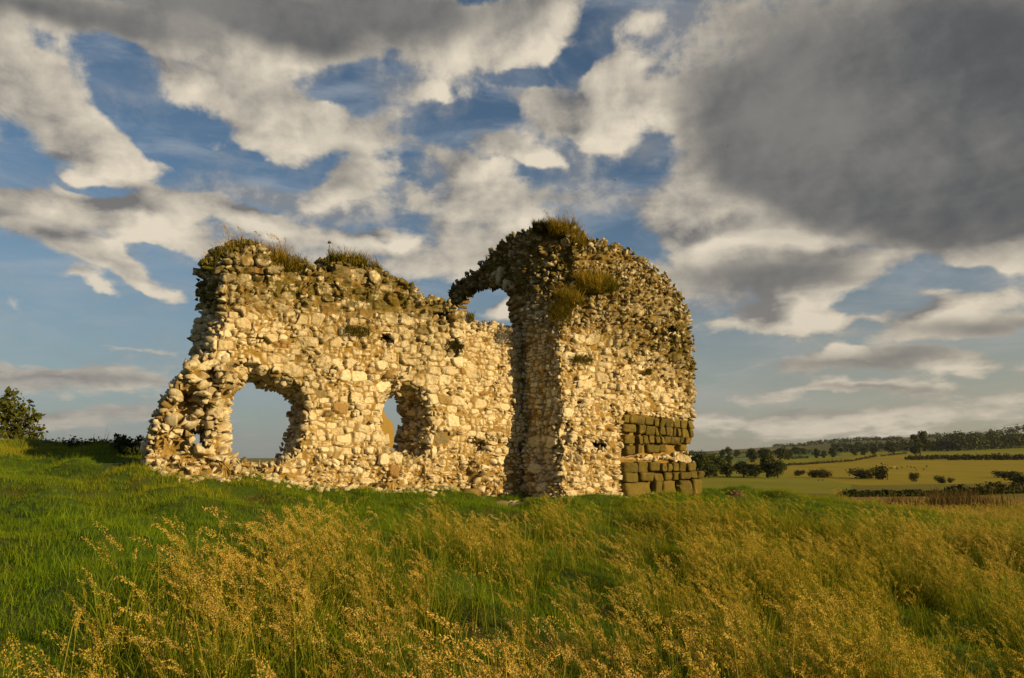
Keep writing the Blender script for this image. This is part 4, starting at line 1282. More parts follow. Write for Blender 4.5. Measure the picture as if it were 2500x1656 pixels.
def build_left():
    r = np.random.default_rng(8)
    # leafy bush
    c = at(20, 1095, 20.5); base = np.array([c[0], c[1], float(hgt(c[0], c[1])) - .05])
    root = empty('leafy_bush', tuple(base))
    k = 20.5 / FPX
    L = []
    for px, py, q in [(-40, 1010, 62), (20, 985, 40), (5, 1040, 55), (55, 1010, 36), (60, 1050, 40), (85, 1020, 20), (92, 1060, 22), (30, 960, 20), (75, 978, 10), (100, 1014, 10), (-80, 1050, 60), (40, 1080, 40), (90, 1085, 22), (15, 1005, 45)]:
        P = at(px, py, 20.5 + r.uniform(-.4, .4)); L.append((P, np.array([q * k, q * k * .9, q * k * .8])))
    B = Bits(); leaf_cloud(B, r, L, 2600, .115, 0, .35, .3); B.obj('crown', [M_LEAF], root)
    B = Bits()
    for P, q in L: limb(B, base + np.array([r.normal() * .1, r.normal() * .1, 0]), P, .025, .006)
    B.obj('trunk', [M_BARK], root)
    tag(root, 'bushy shrub with broad yellow-green leaves on the left crest of the hill', 'bush')
    # low dark bank of brambles between bush and ruin
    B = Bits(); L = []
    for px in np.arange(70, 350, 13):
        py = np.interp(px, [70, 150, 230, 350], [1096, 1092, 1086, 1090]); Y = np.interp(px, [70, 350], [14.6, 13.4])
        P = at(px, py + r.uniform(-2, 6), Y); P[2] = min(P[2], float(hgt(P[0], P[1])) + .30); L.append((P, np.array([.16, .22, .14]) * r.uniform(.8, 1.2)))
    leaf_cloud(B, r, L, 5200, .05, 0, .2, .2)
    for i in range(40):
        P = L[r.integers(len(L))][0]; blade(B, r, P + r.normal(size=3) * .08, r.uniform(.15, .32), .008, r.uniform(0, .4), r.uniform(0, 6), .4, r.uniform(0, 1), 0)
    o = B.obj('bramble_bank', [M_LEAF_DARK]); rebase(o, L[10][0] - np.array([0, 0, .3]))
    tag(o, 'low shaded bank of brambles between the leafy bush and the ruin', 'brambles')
    # nettle-like plants by the ruin
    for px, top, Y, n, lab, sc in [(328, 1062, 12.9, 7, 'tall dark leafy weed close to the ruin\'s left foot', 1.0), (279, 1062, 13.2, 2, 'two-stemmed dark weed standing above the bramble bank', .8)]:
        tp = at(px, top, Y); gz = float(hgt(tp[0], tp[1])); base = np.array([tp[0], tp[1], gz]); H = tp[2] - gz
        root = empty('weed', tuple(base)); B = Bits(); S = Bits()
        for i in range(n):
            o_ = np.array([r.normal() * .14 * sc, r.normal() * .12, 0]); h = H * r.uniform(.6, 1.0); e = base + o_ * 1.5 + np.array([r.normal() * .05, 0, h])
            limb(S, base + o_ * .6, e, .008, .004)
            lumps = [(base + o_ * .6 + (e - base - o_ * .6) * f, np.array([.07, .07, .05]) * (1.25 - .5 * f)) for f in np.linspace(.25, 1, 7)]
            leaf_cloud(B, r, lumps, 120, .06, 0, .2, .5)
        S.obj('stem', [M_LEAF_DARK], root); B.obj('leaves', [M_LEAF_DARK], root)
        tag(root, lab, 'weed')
    # rounded slab seen through the smaller hole
    V, F = BLK
    P0 = at(925, 1050, 16.6)
    gz = float(hgt(P0[0], P0[1]))
    R = .40
    X = V / (np.abs(V) ** 6).sum(1, keepdims=True) ** (1 / 6)
    rr = np.hypot(X[:, 0], X[:, 2]); mx = np.maximum(np.abs(X[:, 0]), np.abs(X[:, 2])); f = np.where(rr > 0, mx / np.maximum(rr, 1e-6), 1)
    Q = np.stack([X[:, 0] * f * R, X[:, 1] * .07, X[:, 2] * f * R * 1.15], -1); Q = Q * (1 + .03 * fbm(Q * 3, 3, 9)[:, None])
    P = Q[:, :1] * EU + Q[:, 1:2] * EW + Q[:, 2:] * np.array([0, 0, 1.0])
    ctr = lw(905, 1066, .66)
    o = mesh_np('stone_slab', P + ctr, F, M_SLAB, None, smooth=True); rebase(o, (ctr[0], ctr[1], ctr[2] - R))
    tag(o, 'rounded ochre stone slab standing upright inside the smaller hole of the ruin', 'stone slab')
build_left()

def lone_stone(P, size, lab, seed, name='fallen_stone', mat=None, kind=0.7, cat='stone', tone=.4, moss=.5, sink=.3):
    V, F = rock_proto(3, seed, True)
    V = V * np.array(size)
    r = np.random.default_rng(seed); V = V @ rotz(r.uniform(0, 3)).T
    n = len(V)
    o = mesh_np(name, V, F, mat or M_STONE, None, {'tone': np.full(n, tone), 'kind': np.full(n, kind), 'moss': np.full(n, moss)}, smooth=False)
    o.location = (P[0], P[1], float(hgt(P[0], P[1])) + size[2] * (1 - 2 * sink))
    return tag(o, lab, cat, None)
def foot_rubble():
    r = np.random.default_rng(31); Vs, Fs, tn = [], [], []; off = 0
    for i in range(420):
        if r.random() < .6: u, w = r.uniform(-5.9, -1.2), W_LW - abs(r.normal()) * .16 - .03
        elif r.random() < .4: u, w = r.uniform(-1.2, 0), r.uniform(.3, .75)
        else: u, w = r.uniform(-.1, 2.2), -abs(r.normal()) * .15 - .03
        P = loc2w(u, w, 0); z = float(hgt(P[0], P[1])); V, F = PROT_SM[r.integers(len(PROT_SM))]
        sz = r.uniform(.02, .07) * np.array([1, .8, .6]); W = (V * sz) @ rotz(r.uniform(0, 6)).T + np.array([P[0], P[1], z + sz[2] * .2])
        Vs.append(W); Fs.append(F + off); off += len(W); tn.append(np.full(len(W), r.random()))
    V = np.concatenate(Vs); n = len(V)
    o = mesh_np('rubble', V, np.concatenate(Fs), M_STONE, None, {'tone': np.concatenate(tn), 'kind': np.zeros(n), 'moss': np.full(n, .2), 'mort': np.zeros(n)})
    tag(o, 'small broken stones in the grass along the wall foot', None, None, 'stuff')
foot_rubble()
def gpt(px, Y):
    d = ray(px, 1200); x = d[0] / d[1] * Y; return np.array([x, Y, 0])
for px, Y, s, lab, kd in [(1150, 12.75, (.26, .13, .10), 'long olive slab lying tilted in the hollow under the recessed wall', .7), (1228, 12.95, (.22, .14, .09), 'flat mossy stone in the shade at the middle of the hollow', 1.0),
                          (1264, 12.5, (.16, .11, .07), 'small pinkish stone on the grass edge left of the front wall', 0.0), (1300, 12.75, (.17, .12, .09), 'dark rounded stone at the foot of the shaded cross wall', 1.0),
                          (1095, 12.85, (.14, .10, .07), 'pale stone fallen at the right end of the left wall', 0.0)]:
    lone_stone(gpt(px, Y), s, lab, int(px), kind=kd, cat='fallen stone')
def molehill(P, R, H, lab, seed):
    V, F = ico(4); k = V[:, 2] > -.3
    W = V * np.array([R, R, H]); W[:, 2] = np.where(V[:, 2] < 0, -.06, H * np.clip(1.15 - .9 * (V[:, 0] ** 2 + V[:, 1] ** 2) ** .6 - .15, -.1, 1))
    W = W + .012 * np.stack([fbm(W * 22 + 5 * q, 3, seed + q) for q in range(3)], 1)
    o = mesh_np('molehill', W, F, M_MOLE, None); o.location = (P[0], P[1], float(hgt(P[0], P[1])))
    return tag(o, lab, 'molehill')
molehill(gpt(1795, 14.6), .17, .11, 'broad dark molehill on the green right of the ruin', 3)
molehill(gpt(1905, 13.8), .10, .09, 'small pointed molehill on the green farther from the ruin', 8)
# ------------------------------------------------------------------ far country: trees, hedges, woods, animals
def crown_proto(seed, wide=1.0, n=620, gaps=False):
    """unit tree (height 1): trunk and crown meshes, reused by every copy"""
    r = np.random.default_rng(seed); L = []
    for k in range(11 if not gaps else 14):
        a = r.uniform(0, 2 * PI); z = r.uniform(.14, .86); q = .30 * wide * math.sqrt(max(.05, 1 - ((z - .5) / .48) ** 2)) * r.uniform(.5, 1.0)
        s = r.uniform(.13, .21) * (.75 if gaps else 1)
        L.append((np.array([q * math.cos(a), q * math.sin(a), z]), np.array([s * wide, s * wide, s * .85])))
    if not gaps: L.append((np.array([0, 0, .47]), np.array([.30 * wide, .30 * wide, .44])))
    B = Bits(); leaf_cloud(B, r, L, n, .095, 0, .35, .2)
    T = Bits(); limb(T, (0, 0, -.03), (0, 0, .3), .035, .025); limb(T, (0, 0, .3), (.02, 0, .75), .025, .008)
    for k in range(5):
        P = L[k][0]; limb(T, (0, 0, .25 + .04 * k), P, .014, .004)
    return B, T
class TreeKind:
    def __init__(self, seed, wide, n, gaps=False, mat=None):
        B, T = crown_proto(seed, wide, n, gaps)
        self.c = B.obj('crown', [mat or M_CROWN]); self.t = T.obj('trunk', [M_BARK])
        self.used = False
    def make(self, name, P, H, Wf, rot):
        e = empty(name, tuple(P)); e.scale = (H * Wf, H * Wf, H); e.rotation_euler = (0, 0, rot)
        for o in (self.c, self.t):
            if self.used:
                o = o.copy(); COL.objects.link(o)
            o.parent = e; o.location = (0, 0, 0)
        self.used = True
        return e
TK = [TreeKind(1, 1.0, 1300), TreeKind(2, 1.25, 1300), TreeKind(3, .85, 1200), TreeKind(4, 1.1, 1000, True)]
def shrub_kind(seed):
    r = np.random.default_rng(seed); L = [(np.array([r.uniform(-.35, .35), r.uniform(-.3, .3), r.uniform(.1, .55)]), np.array([.32, .32, .32]) * r.uniform(.7, 1.2)) for _ in range(8)]
    B = Bits(); leaf_cloud(B, r, L, 1100, .10, 0, .3, .2); T = Bits()
    for P, q in L[:5]: limb(T, (0, 0, -.03), P, .02, .006)
    k = TreeKind.__new__(TreeKind); k.c = B.obj('crown', [M_SHRUB]); k.t = T.obj('trunk', [M_BARK]); k.used = False
    return k
SK = [shrub_kind(21), shrub_kind(22), shrub_kind(23)]

def put(kinds, k, px, py, hpx, wpx, lab, name, cat, group, y0=60):
    P = ground_hit(px, py, y0)
    if P is None: P = at(px, py, 900.0)
    Y = P[1]; H = hpx * Y / FPX; Wd = wpx * Y / FPX
    base_w = 1.0 if kinds is SK else (.95, 1.15, .8, 1.05)[k]
    e = kinds[k].make(name, P, H, Wd / H / base_w, (px * 7.3) % 6.28)
    return tag(e, lab, cat, group)

G1 = 'trees of the wood edge beside the ruin'
for k, px, py, h, w, lab in [(0, 1672, 1166, 66, 60, 'dark tree whose crown shows just past the ruin\'s right edge'), (1, 1708, 1166, 66, 76, 'broad dark tree second from the ruin in the wood edge'), (0, 1748, 1163, 54, 70, 'dark round tree sloping down in the middle of the wood edge'),
                             (1, 1732, 1168, 38, 66, 'low dark bushy tree in front of the wood edge by the ruin'), (2, 1776, 1166, 36, 46, 'small dark tree between the wood edge and the rounded pair'), (1, 1816, 1166, 42, 64, 'low domed tree in the middle of the dark row'),
                             (0, 1846, 1165, 32, 52, 'low dark bush-like tree between dome and tall pair'), (0, 1874, 1167, 60, 50, 'tallest tree near the dark row\'s outer end'), (1, 1899, 1168, 48, 52, 'rounded tree ending the dark row over the golden field')]:
    put(TK, k, px, py, h, w, lab, 'field_tree', 'tree', G1)
G2 = 'scattered trees between the far fields'
for k, px, py, h, w, lab in [(0, 1764, 1119, 20, 16, 'small round tree on the pale far field nearest the ruin'), (1, 1779, 1113, 21, 18, 'dark tree standing above the pale field on the skyline side'), (2, 1780, 1135, 24, 18, 'narrow dark tree rising behind the wood edge'),
                             (1, 1800, 1117, 18, 18, 'small tree at the pale field\'s outer edge'), (0, 1836, 1129, 31, 26, 'tall dark tree behind the low domed tree'), (1, 1862, 1122, 27, 26, 'wide tree beyond the light green strip'), (0, 1878, 1129, 30, 26, 'dark tree behind the tallest tree of the row'),
                             (1, 1906, 1124, 30, 34, 'broad dense tree at the end of the short hedge'), (0, 1926, 1123, 24, 24, 'round tree beside the broad dense one'), (1, 1946, 1109, 17, 28, 'wide low tree at the green strip\'s start'), (2, 1962, 1109, 14, 16, 'tiny tree between two green strips'),
                             (0, 1995, 1119, 22, 18, 'left one of the paired trees on the bright green strip'), (0, 2011, 1119, 17, 16, 'right lower one of the paired trees on the bright green strip'), (0, 2033, 1117, 22, 20, 'single round tree past the pair on the bright green strip'),
                             (1, 2087, 1113, 15, 18, 'small round tree where the hedge meets the green strip'), (0, 2111, 1112, 21, 22, 'left one of two dark trees before the pale gap'), (0, 2135, 1110, 18, 18, 'right one of two dark trees before the pale gap'), (1, 2180, 1108, 27, 36, 'wide dark tree left of the tall lone tree'),
                             (0, 2391, 1096, 23, 22, 'round tree standing in front of the big wood')]:
    put(TK, k, px, py, h * 1.12, w * 1.25, lab, 'field_tree', 'tree', G2, 120)
put(TK, 3, 2248, 1121, 74, 66, 'tall open-crowned lone tree rising from the dark hedge', 'lone_tree', 'tree', None, 120)
G3 = 'bushes dotted over the golden field'
for k, px, py, h, w, lab in [(0, 1954, 1162, 14, 22, 'small round bush nearest the dark tree row'), (1, 1985, 1166, 18, 26, 'left one of two touching bushes in the golden field'), (2, 2010, 1167, 21, 28, 'right one of two touching bushes in the golden field'), (1, 2106, 1168, 24, 58, 'long low bush left of the grazing sheep'),
                             (2, 2147, 1171, 34, 36, 'tall bush joined to the long low one'), (0, 2229, 1176, 22, 20, 'upright bush alone below the grazing sheep'), (1, 2297, 1180, 18, 24, 'rounded bush alone in the lower golden field'), (2, 2322, 1179, 12, 14, 'smallest bush in the lower golden field'),
                             (0, 2450, 1167, 17, 44, 'low spreading bush on the rise above the ditch'), (1, 2482, 1179, 26, 62, 'big dark bush above the ditch at its far end')]:
    put(SK, k, px, py, h * 1.35, w * 1.2, lab, 'field_bush', 'bush', G3)

def hedge(p0, p1, hpx, lab, name='hedge', y0=60, mat=None, n=900, wide=1.0, ragged=.25, seed=0, cat='hedge'):
    r = np.random.default_rng(3000 + seed); B = Bits(); L = []
    m = max(6, int(abs(p1[0] - p0[0]) / 4))
    for t in np.linspace(0, 1, m):
        px = p0[0] + (p1[0] - p0[0]) * t; py = p0[1] + (p1[1] - p0[1]) * t
        P = ground_hit(px, py, y0)
        if P is None: continue
        H = hpx * P[1] / FPX * r.uniform(1 - ragged, 1 + ragged * .4); st = 4 * P[1] / FPX
        L.append((P + np.array([0, r.normal() * H * .1, H * .46]), np.array([max(st * .9, H * .4), H * .55 * wide, H * .54])))
    size = 1.1 * hpx * .16 * np.median([l[0][1] for l in L]) / FPX * 2.0
    leaf_cloud(B, r, L, n, size, 0, .35, .3)
    o = B.obj(name, [mat or M_SHRUB]); P = L[len(L) // 2][0]; rebase(o, (P[0], P[1], float(hgt(P[0], P[1]))))
    return tag(o, lab, cat)
hedge((1912, 1139), (1940, 1135), 7, 'short stub of hedge at the corner of the golden field', seed=1, n=400)
hedge((1943, 1137), (2083, 1127), 7, 'long thin hedge along the top of the golden field', seed=2, n=1400)
hedge((2087, 1126), (2138, 1116), 7, 'hedge piece climbing to the two dark trees', seed=3, n=600)
hedge((2152, 1115), (2212, 1109), 6, 'short hedge leading to the tall lone tree', seed=4, n=600)
hedge((2212, 1124), (2303, 1122), 12, 'hedge at the tall lone tree\'s foot', seed=5, n=1100)
hedge((2309, 1124), (2580, 1123), 15, 'long dark hedge running on past the gap from the lone tree', seed=6, n=2400)
hedge((1935, 1121), (1972, 1119), 7, 'short dark hedge beside the broad dense tree', seed=7, n=400)
hedge((1786, 1120), (1826, 1117), 4, 'thin hedge on the light green strip', seed=8, n=300)
hedge((2290, 1104), (2345, 1101), 4, 'thin broken hedge in the upper olive field', seed=9, n=300)
o = hedge((2050, 1214), (2330, 1212), 17, 'dark overgrown ditch edge along the foot of the golden field', 'ditch_hedge', 30, M_LEAF_DARK, 3600, 1.2, .35, 10, 'hedge')
o = hedge((2325, 1212), (2600, 1200), 26, 'taller bushy end of the dark ditch edge', 'ditch_hedge', 30, M_SHRUB, 3600, 1.3, .5, 11, 'hedge')

def wood(name, spots, lab, seed, n=160, y0=150, Y=None):
    """a far-off wood that reads as one mass"""
    r = np.random.default_rng(4000 + seed); B = Bits()
    for px, py, h, w in spots:
        P = ground_hit(px, py, y0) if Y is None else at(px, py, Y)
        if P is None: P = at(px, py, 1500.0)
        k = P[1] / FPX; H, Wd = h * k, w * k
        L = [(P + np.array([r.uniform(-.3, .3) * Wd, r.uniform(-.3, .3) * Wd, H * r.uniform(.3, .68)]), np.array([Wd * .34, Wd * .34, H * .33])) for _ in range(4)]
        L.append((P + np.array([0, 0, H * .3]), np.array([Wd * .5, Wd * .5, H * .3])))
        leaf_cloud(B, r, L, n, min(H, Wd) * .22, 0, .4, .2)
    o = B.obj(name, [M_CROWN]); P = np.concatenate(B.V).mean(0); rebase(o, P)
    return tag(o, lab, None, None, 'stuff')
rw = np.random.default_rng(5)
big = [(px, np.interp(px, [2285, 2350, 2500, 2580], [1101, 1101, 1094, 1090]) - d, np.interp(px, [2285, 2310, 2350, 2420, 2500, 2580], [26, 40, 50, 46, 42, 40]) * rw.uniform(.8, 1.05), 30) for d in (0, 4) for px in np.arange(2285, 2590, 15)]
wood('woodland', big, 'big rounded wood above the upper field', 1, 190, 150)
ridge = [(px, np.interp(px, [1888, 1970, 2060, 2200], [1093, 1090, 1086, 1082]), 11, 13) for px in np.arange(1890, 1968, 7)] + [(px, np.interp(px, [1970, 2100, 2210], [1088, 1078, 1076]), np.interp(px, [1970, 2100, 2210], [13, 13, 13]), 14) for px in np.arange(1974, 2205, 7)]
wood('ridge_wood', ridge, 'long belt of trees along the far ridge', 2, 90, 500)
mid = [(px, np.interp(px, [2030, 2120, 2290], [1106, 1104, 1102]) - d, rw.uniform(16, 26), 18) for d in (0, 8) for px in np.arange(2036, 2300, 13)]
wood('hill_wood', mid, 'dark woods on the slope behind the lone tree', 3, 120, 350)
hill = [(px, np.interp(px, [2230, 2300, 2420, 2500, 2580], [1075, 1072, 1068, 1055, 1050]), np.interp(px, [2230, 2400, 2460, 2520], [17, 18, 20, 22]), 18) for px in np.arange(2230, 2590, 9)]
wood('hilltop_wood', hill, 'woods on the hilltop at the edge of sight', 4, 90, 900)
belt = [(px, 1112 + rw.uniform(-3, 3), rw.uniform(8, 15), 14) for px in np.arange(1690, 1990, 9)]
wood('valley_trees', belt, 'far line of trees and hedges across the valley', 5, 90, 300)

def reeds():
    r = np.random.default_rng(12); B = Bits()
    for i in range(1500):
        c = r.choice(4, p=[.2, .3, .35, .15]); px = [2200, 2290, 2350, 2420][c] + r.normal() * [26, 16, 26, 40][c]
        P = ground_hit(px, 1243 - abs(r.normal()) * 9, 22)
        if P is None: continue
        blade(B, r, P, r.uniform(14, 34) * (1.2 if c in (1, 2) else .8) * P[1] / FPX, 1.6 * P[1] / FPX, r.uniform(0, .2), r.uniform(0, 6), .3, r.uniform(0, 1), 0, seg=2)
    o = B.obj('reed_bed', [M_REED]); rebase(o, np.concatenate(B.V).mean(0)); tag(o, 'brown reeds and docks below the ditch', None, None, 'stuff')
reeds()

def animal(name, P, L, rot, mat, lab, cat, group):
    """grazing four-legged animal: deep trunk, lowered head, four jointed legs, grown as one skin"""
    pts = [(0, 0, .62), (.28, 0, .64), (-.3, 0, .64), (.45, 0, .56), (.6, 0, .36), (.68, 0, .22)]
    rad = [.19, .18, .18, .10, .075, .05]
    ed = [(0, 1), (0, 2), (1, 3), (3, 4), (4, 5)]
    for sx, par in ((.27, 1), (-.3, 2)):
        for sy in (-.1, .1):
            k = len(pts); pts += [(sx, sy, .42), (sx + (.02 if sx > 0 else -.05), sy, .22), (sx, sy, .0)]; rad += [.075, .045, .035]
            ed += [(par, k), (k, k + 1), (k + 1, k + 2)]
    k = len(pts); pts += [(-.48, 0, .66), (-.52, 0, .4)]; rad += [.03, .02]; ed += [(2, k), (k, k + 1)]
    B = Bits()
    for a, b in ed: limb(B, pts[a], pts[b], rad[a], rad[b], 0, 7)
    V0, F0 = ico(2)
    for i in (0, 1, 2, 5):
        B.add(V0 * rad[i] * 1.08 + np.array(pts[i]), np.concatenate([F0, F0[:, 2:]], 1), .5, 0)
    o = B.obj(name, [mat]); o.location = tuple(P); o.scale = (L, L, L); o.rotation_euler = (0, 0, rot)
    return tag(o, lab, cat, group)
q2 = lambda x, y: (x / 5.38 + 2060, y / 5.38 + 1000)
first = None
for i, (x, y) in enumerate([(600, 782), (628, 782), (700, 788), (760, 772), (835, 757), (882, 766), (930, 775), (955, 806), (1052, 796), (1090, 760)]):
    P = ground_hit(*q2(x, y), 60); L = (3.6 if i not in (2, 9) else 4.8) * P[1] / FPX / .82
    if first is None: first = animal('sheep', P, L, i * 1.9, M_COW, 'dark sheep grazing in the golden field below the lone tree', 'sheep', 'dark sheep grazing below the lone tree')
    else:
        c = first.copy(); COL.objects.link(c); c.location = tuple(P); c.scale = (L, L, L); c.rotation_euler = (0, 0, i * 1.9)
P = ground_hit(*q2(665, 768), 60); animal('sheep', P, 3.8 * P[1] / FPX / .82, .4, M_COW_PALE, 'only white sheep among the dark grazing ones', 'sheep', None)

def bird(P, s, lab, flying, rot):
    B = Bits(); V0, F0 = ico(2); F0 = np.concatenate([F0, F0[:, 2:]], 1)
    B.add(V0 * np.array([.5, .17, .17]) + np.array([0, 0, .45]), F0, .3); B.add(V0 * .15 + np.array([.5, 0, .58 if not flying else .48]), F0, .3)
    B.add(np.array([(.6, -.04, .58), (.6, .04, .58), (.8, 0, .55), (.6, 0, .5)]), [[0, 1, 2, 3]], .3)
    B.add(np.array([(-.4, -.08, .45), (-.4, .08, .45), (-.85, .14, .40), (-.85, -.14, .40)]), [[0, 1, 2, 3]], .3)
    if flying:
        for s_ in (-1, 1):
            B.add(np.array([(.25, .1 * s_, .5), (.3, .6 * s_, .72), (.0, 1.25 * s_, .62), (-.2, .6 * s_, .66), (-.22, .1 * s_, .5)]), [[0, 1, 2, 3], [0, 3, 4, 4]][:1] , .3)
            B.add(np.array([(.25, .1 * s_, .5), (-.2, .6 * s_, .66), (-.22, .1 * s_, .5), (0, .1 * s_, .5)]), [[0, 1, 2, 3]], .3)
    else:
        for s_ in (-.08, .08): limb(B, (0, s_, .36), (.02, s_, 0), .03, .02)
    o = B.obj('bird', [M_COW]); o.location = tuple(P); o.scale = (s, s, s); o.rotation_euler = (0, 0, rot)
    return tag(o, lab, 'bird')
for px, py, lab in [(1998, 1175, 'left one of two dark birds standing in the olive field'), (2008, 1175, 'right one of two dark birds standing in the olive field')]:
    P = ground_hit(px, py, 60); bird(P, 4.5 * P[1] / FPX / .75, lab, False, .5)
bird(at(1501, 441, 70), .12, 'tiny dark bird flying above the ruin\'s right shoulder', True, .3)
bird(at(1777, 358, 90), .14, 'tiny dark bird flying below the large grey cloud', True, 2.0)

def power_line():
    root = None
    for k, (y0, y1) in enumerate([(1010, 1084), (1019, 1090), (1024, 1092)]):
        B = Bits(); A = at(2640, y0 - 6, 240); E = at(2000, y1, 620)
        if root is None: root = empty('power_line', (A[0], A[1], float(hgt(A[0], A[1])))); tag(root, 'thin overhead wires running down across the far right of the valley', 'power line')
        pts = [A + (E - A) * t - np.array([0, 0, 4 * 4 * t * (1 - t)]) for t in np.linspace(0, 1, 14)]
        for a, b in zip(pts[:-1], pts[1:]): limb(B, a, b, .035, .035, 0, 4)
        B.obj('wire', [M_WIRE], root)
power_line()

def build_haze():
    """the evening air between here and the hills"""
    m = bpy.data.materials.new('haze_air'); m.use_nodes = True; nt = m.node_tree; nt.nodes.clear()
    o = nt.nodes.new('ShaderNodeOutputMaterial'); v = nt.nodes.new('ShaderNodeVolumePrincipled')
    v.inputs['Density'].default_value = 0.00005; v.inputs['Color'].default_value = (.72, .79, .88, 1); v.inputs['Anisotropy'].default_value = 0.2
    nt.links.new(v.outputs[0], o.inputs['Volume'])
    zs = np.empty(len(GROUND.data.vertices) * 3, np.float32); GROUND.data.vertices.foreach_get('co', zs)
    X, Z0, Z1 = 7700.0, float(zs[2::3].min()) - 1.0, float(zs[2::3].max()) + 25.0
    V = np.array([[a, b, c] for a in (-X, X) for b in (-X, X) for c in (Z0, Z1)])
    F = np.array([[0, 1, 3, 2], [4, 6, 7, 5], [0, 4, 5, 1], [2, 3, 7, 6], [0, 2, 6, 4], [1, 5, 7, 3]])
    tag(mesh_np('haze', V, F, m), kind='stuff')
build_haze()
# ------------------------------------------------------------------ sky: Nishita blue with layered clouds, laid out by azimuth and elevation
SKY_S = 0.08
SKY_GAIN = 0.80
def px_azel(px, py):
    d = ray(px, py); return math.atan2(d[0], d[1]), math.atan2(d[2], math.hypot(d[0], d[1]))

# (x, y, rx, ry, rotation degrees, weight)
LIGHT = [(70, 210, 190, 110, -20, .9), (190, 310, 170, 75, -25, .9), (290, 362, 110, 42, -15, .7), (40, 120, 160, 60, 0, .6),
         (560, 170, 210, 85, -10, .8), (640, 265, 170, 75, -15, .9), (600, 325, 110, 48, 0, .6), (780, 305, 150, 55, -15, .8), (450, 222, 120, 36, -10, .7), (500, 95, 260, 60, 0, .6),
         (1060, 135, 150, 90, 10, .9), (990, 60, 210, 70, 0, .6), (1250, 80, 130, 90, 30, .8), (1430, 215, 105, 110, 0, .9), (1390, 300, 120, 70, -20, .8), (1230, 250, 130, 55, -20, .6),
         (90, 465, 150, 50, -5, .8), (270, 505, 160, 42, 0, .7), (470, 462, 110, 38, 0, .8), (590, 505, 120, 34, 0, .7), (200, 590, 110, 38, -15, .8), (300, 632, 100, 26, -22, .8), (365, 665, 60, 14, -10, .6),
         (860, 410, 120, 50, 5, .9), (1100, 430, 120, 62, -15, .9), (1170, 345, 130, 46, -10, .9), (1100, 505, 180, 46, 0, .8), (700, 535, 170, 34, -5, .7), (480, 565, 190, 36, -8, .7), (890, 548, 100, 30, 0, .8),
         (170, 655, 100, 22, -10, .8), (245, 686, 60, 12, 0, .6), (640, 600, 240, 40, 0, .5), (1000, 600, 220, 55, 0, .6),
         (1590, 500, 210, 62, -5, .9), (1760, 495, 120, 45, -20, .8), (1850, 705, 150, 55, 15, .9), (1690, 560, 170, 45, 0, .8), (2000, 605, 110, 30, 10, .8), (1690, 745, 100, 22, 0, .6), (1600, 420, 180, 60, -10, .7),
         (2345, 570, 80, 60, 0, .9), (2240, 710, 190, 40, 10, .8), (2010, 738, 70, 12, 5, .7), (2130, 780, 280, 30, 4, .6), (1880, 760, 90, 30, 0, .5), (1500, 640, 150, 50, 0, .5), (2150, 660, 90, 16, 0, .4),
         (60, 850, 420, 28, 0, .5), (250, 905, 420, 26, 0, .5), (100, 960, 420, 28, 0, .4), (300, 790, 130, 9, 0, .5), (1950, 900, 420, 24, 3, .6), (2100, 960, 520, 40, 3, .7), (1800, 985, 420, 24, 0, .5)]
VEIL = [(880, 470, 200, 60, 0, .5), (1010, 390, 130, 40, 0, .5), (560, 440, 170, 30, 0, .45), (720, 470, 160, 40, 0, .5), (150, 545, 160, 40, -8, .6), (420, 530, 200, 40, 0, .5), (800, 590, 260, 50, 0, .6), (1150, 560, 200, 60, 0, .6), (560, 620, 160, 30, -8, .5),
          (960, 210, 130, 50, -10, .45), (700, 130, 90, 60, 0, .5), (1320, 360, 120, 50, 0, .5), (1500, 480, 120, 50, 0, .5), (1700, 680, 140, 40, 0, .5), (1340, 450, 130, 60, 0, .5), (1480, 330, 80, 60, 0, .5), (1650, 140, 200, 90, 0, .5), (1620, 40, 200, 60, 0, .6), (2050, 20, 400, 40, 0, .5)]
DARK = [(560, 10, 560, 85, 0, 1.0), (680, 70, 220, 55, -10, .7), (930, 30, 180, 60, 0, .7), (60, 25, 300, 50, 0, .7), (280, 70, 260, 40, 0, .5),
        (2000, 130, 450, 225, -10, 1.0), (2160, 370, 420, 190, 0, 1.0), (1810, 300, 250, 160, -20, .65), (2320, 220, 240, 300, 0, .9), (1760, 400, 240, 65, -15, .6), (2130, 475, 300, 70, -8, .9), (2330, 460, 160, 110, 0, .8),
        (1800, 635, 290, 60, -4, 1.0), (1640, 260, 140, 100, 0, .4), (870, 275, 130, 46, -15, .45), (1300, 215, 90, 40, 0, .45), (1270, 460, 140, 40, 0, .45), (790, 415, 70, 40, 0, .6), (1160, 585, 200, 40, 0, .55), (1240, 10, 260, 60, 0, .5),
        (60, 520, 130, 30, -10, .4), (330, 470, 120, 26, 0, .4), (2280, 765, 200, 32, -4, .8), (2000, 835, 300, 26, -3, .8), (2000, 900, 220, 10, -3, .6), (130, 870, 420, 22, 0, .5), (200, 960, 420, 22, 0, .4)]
LIGHT += [(1820, 545, 200, 40, 4, .7), (1640, 560, 120, 40, 0, .5), (1900, 600, 160, 24, 6, .5)]
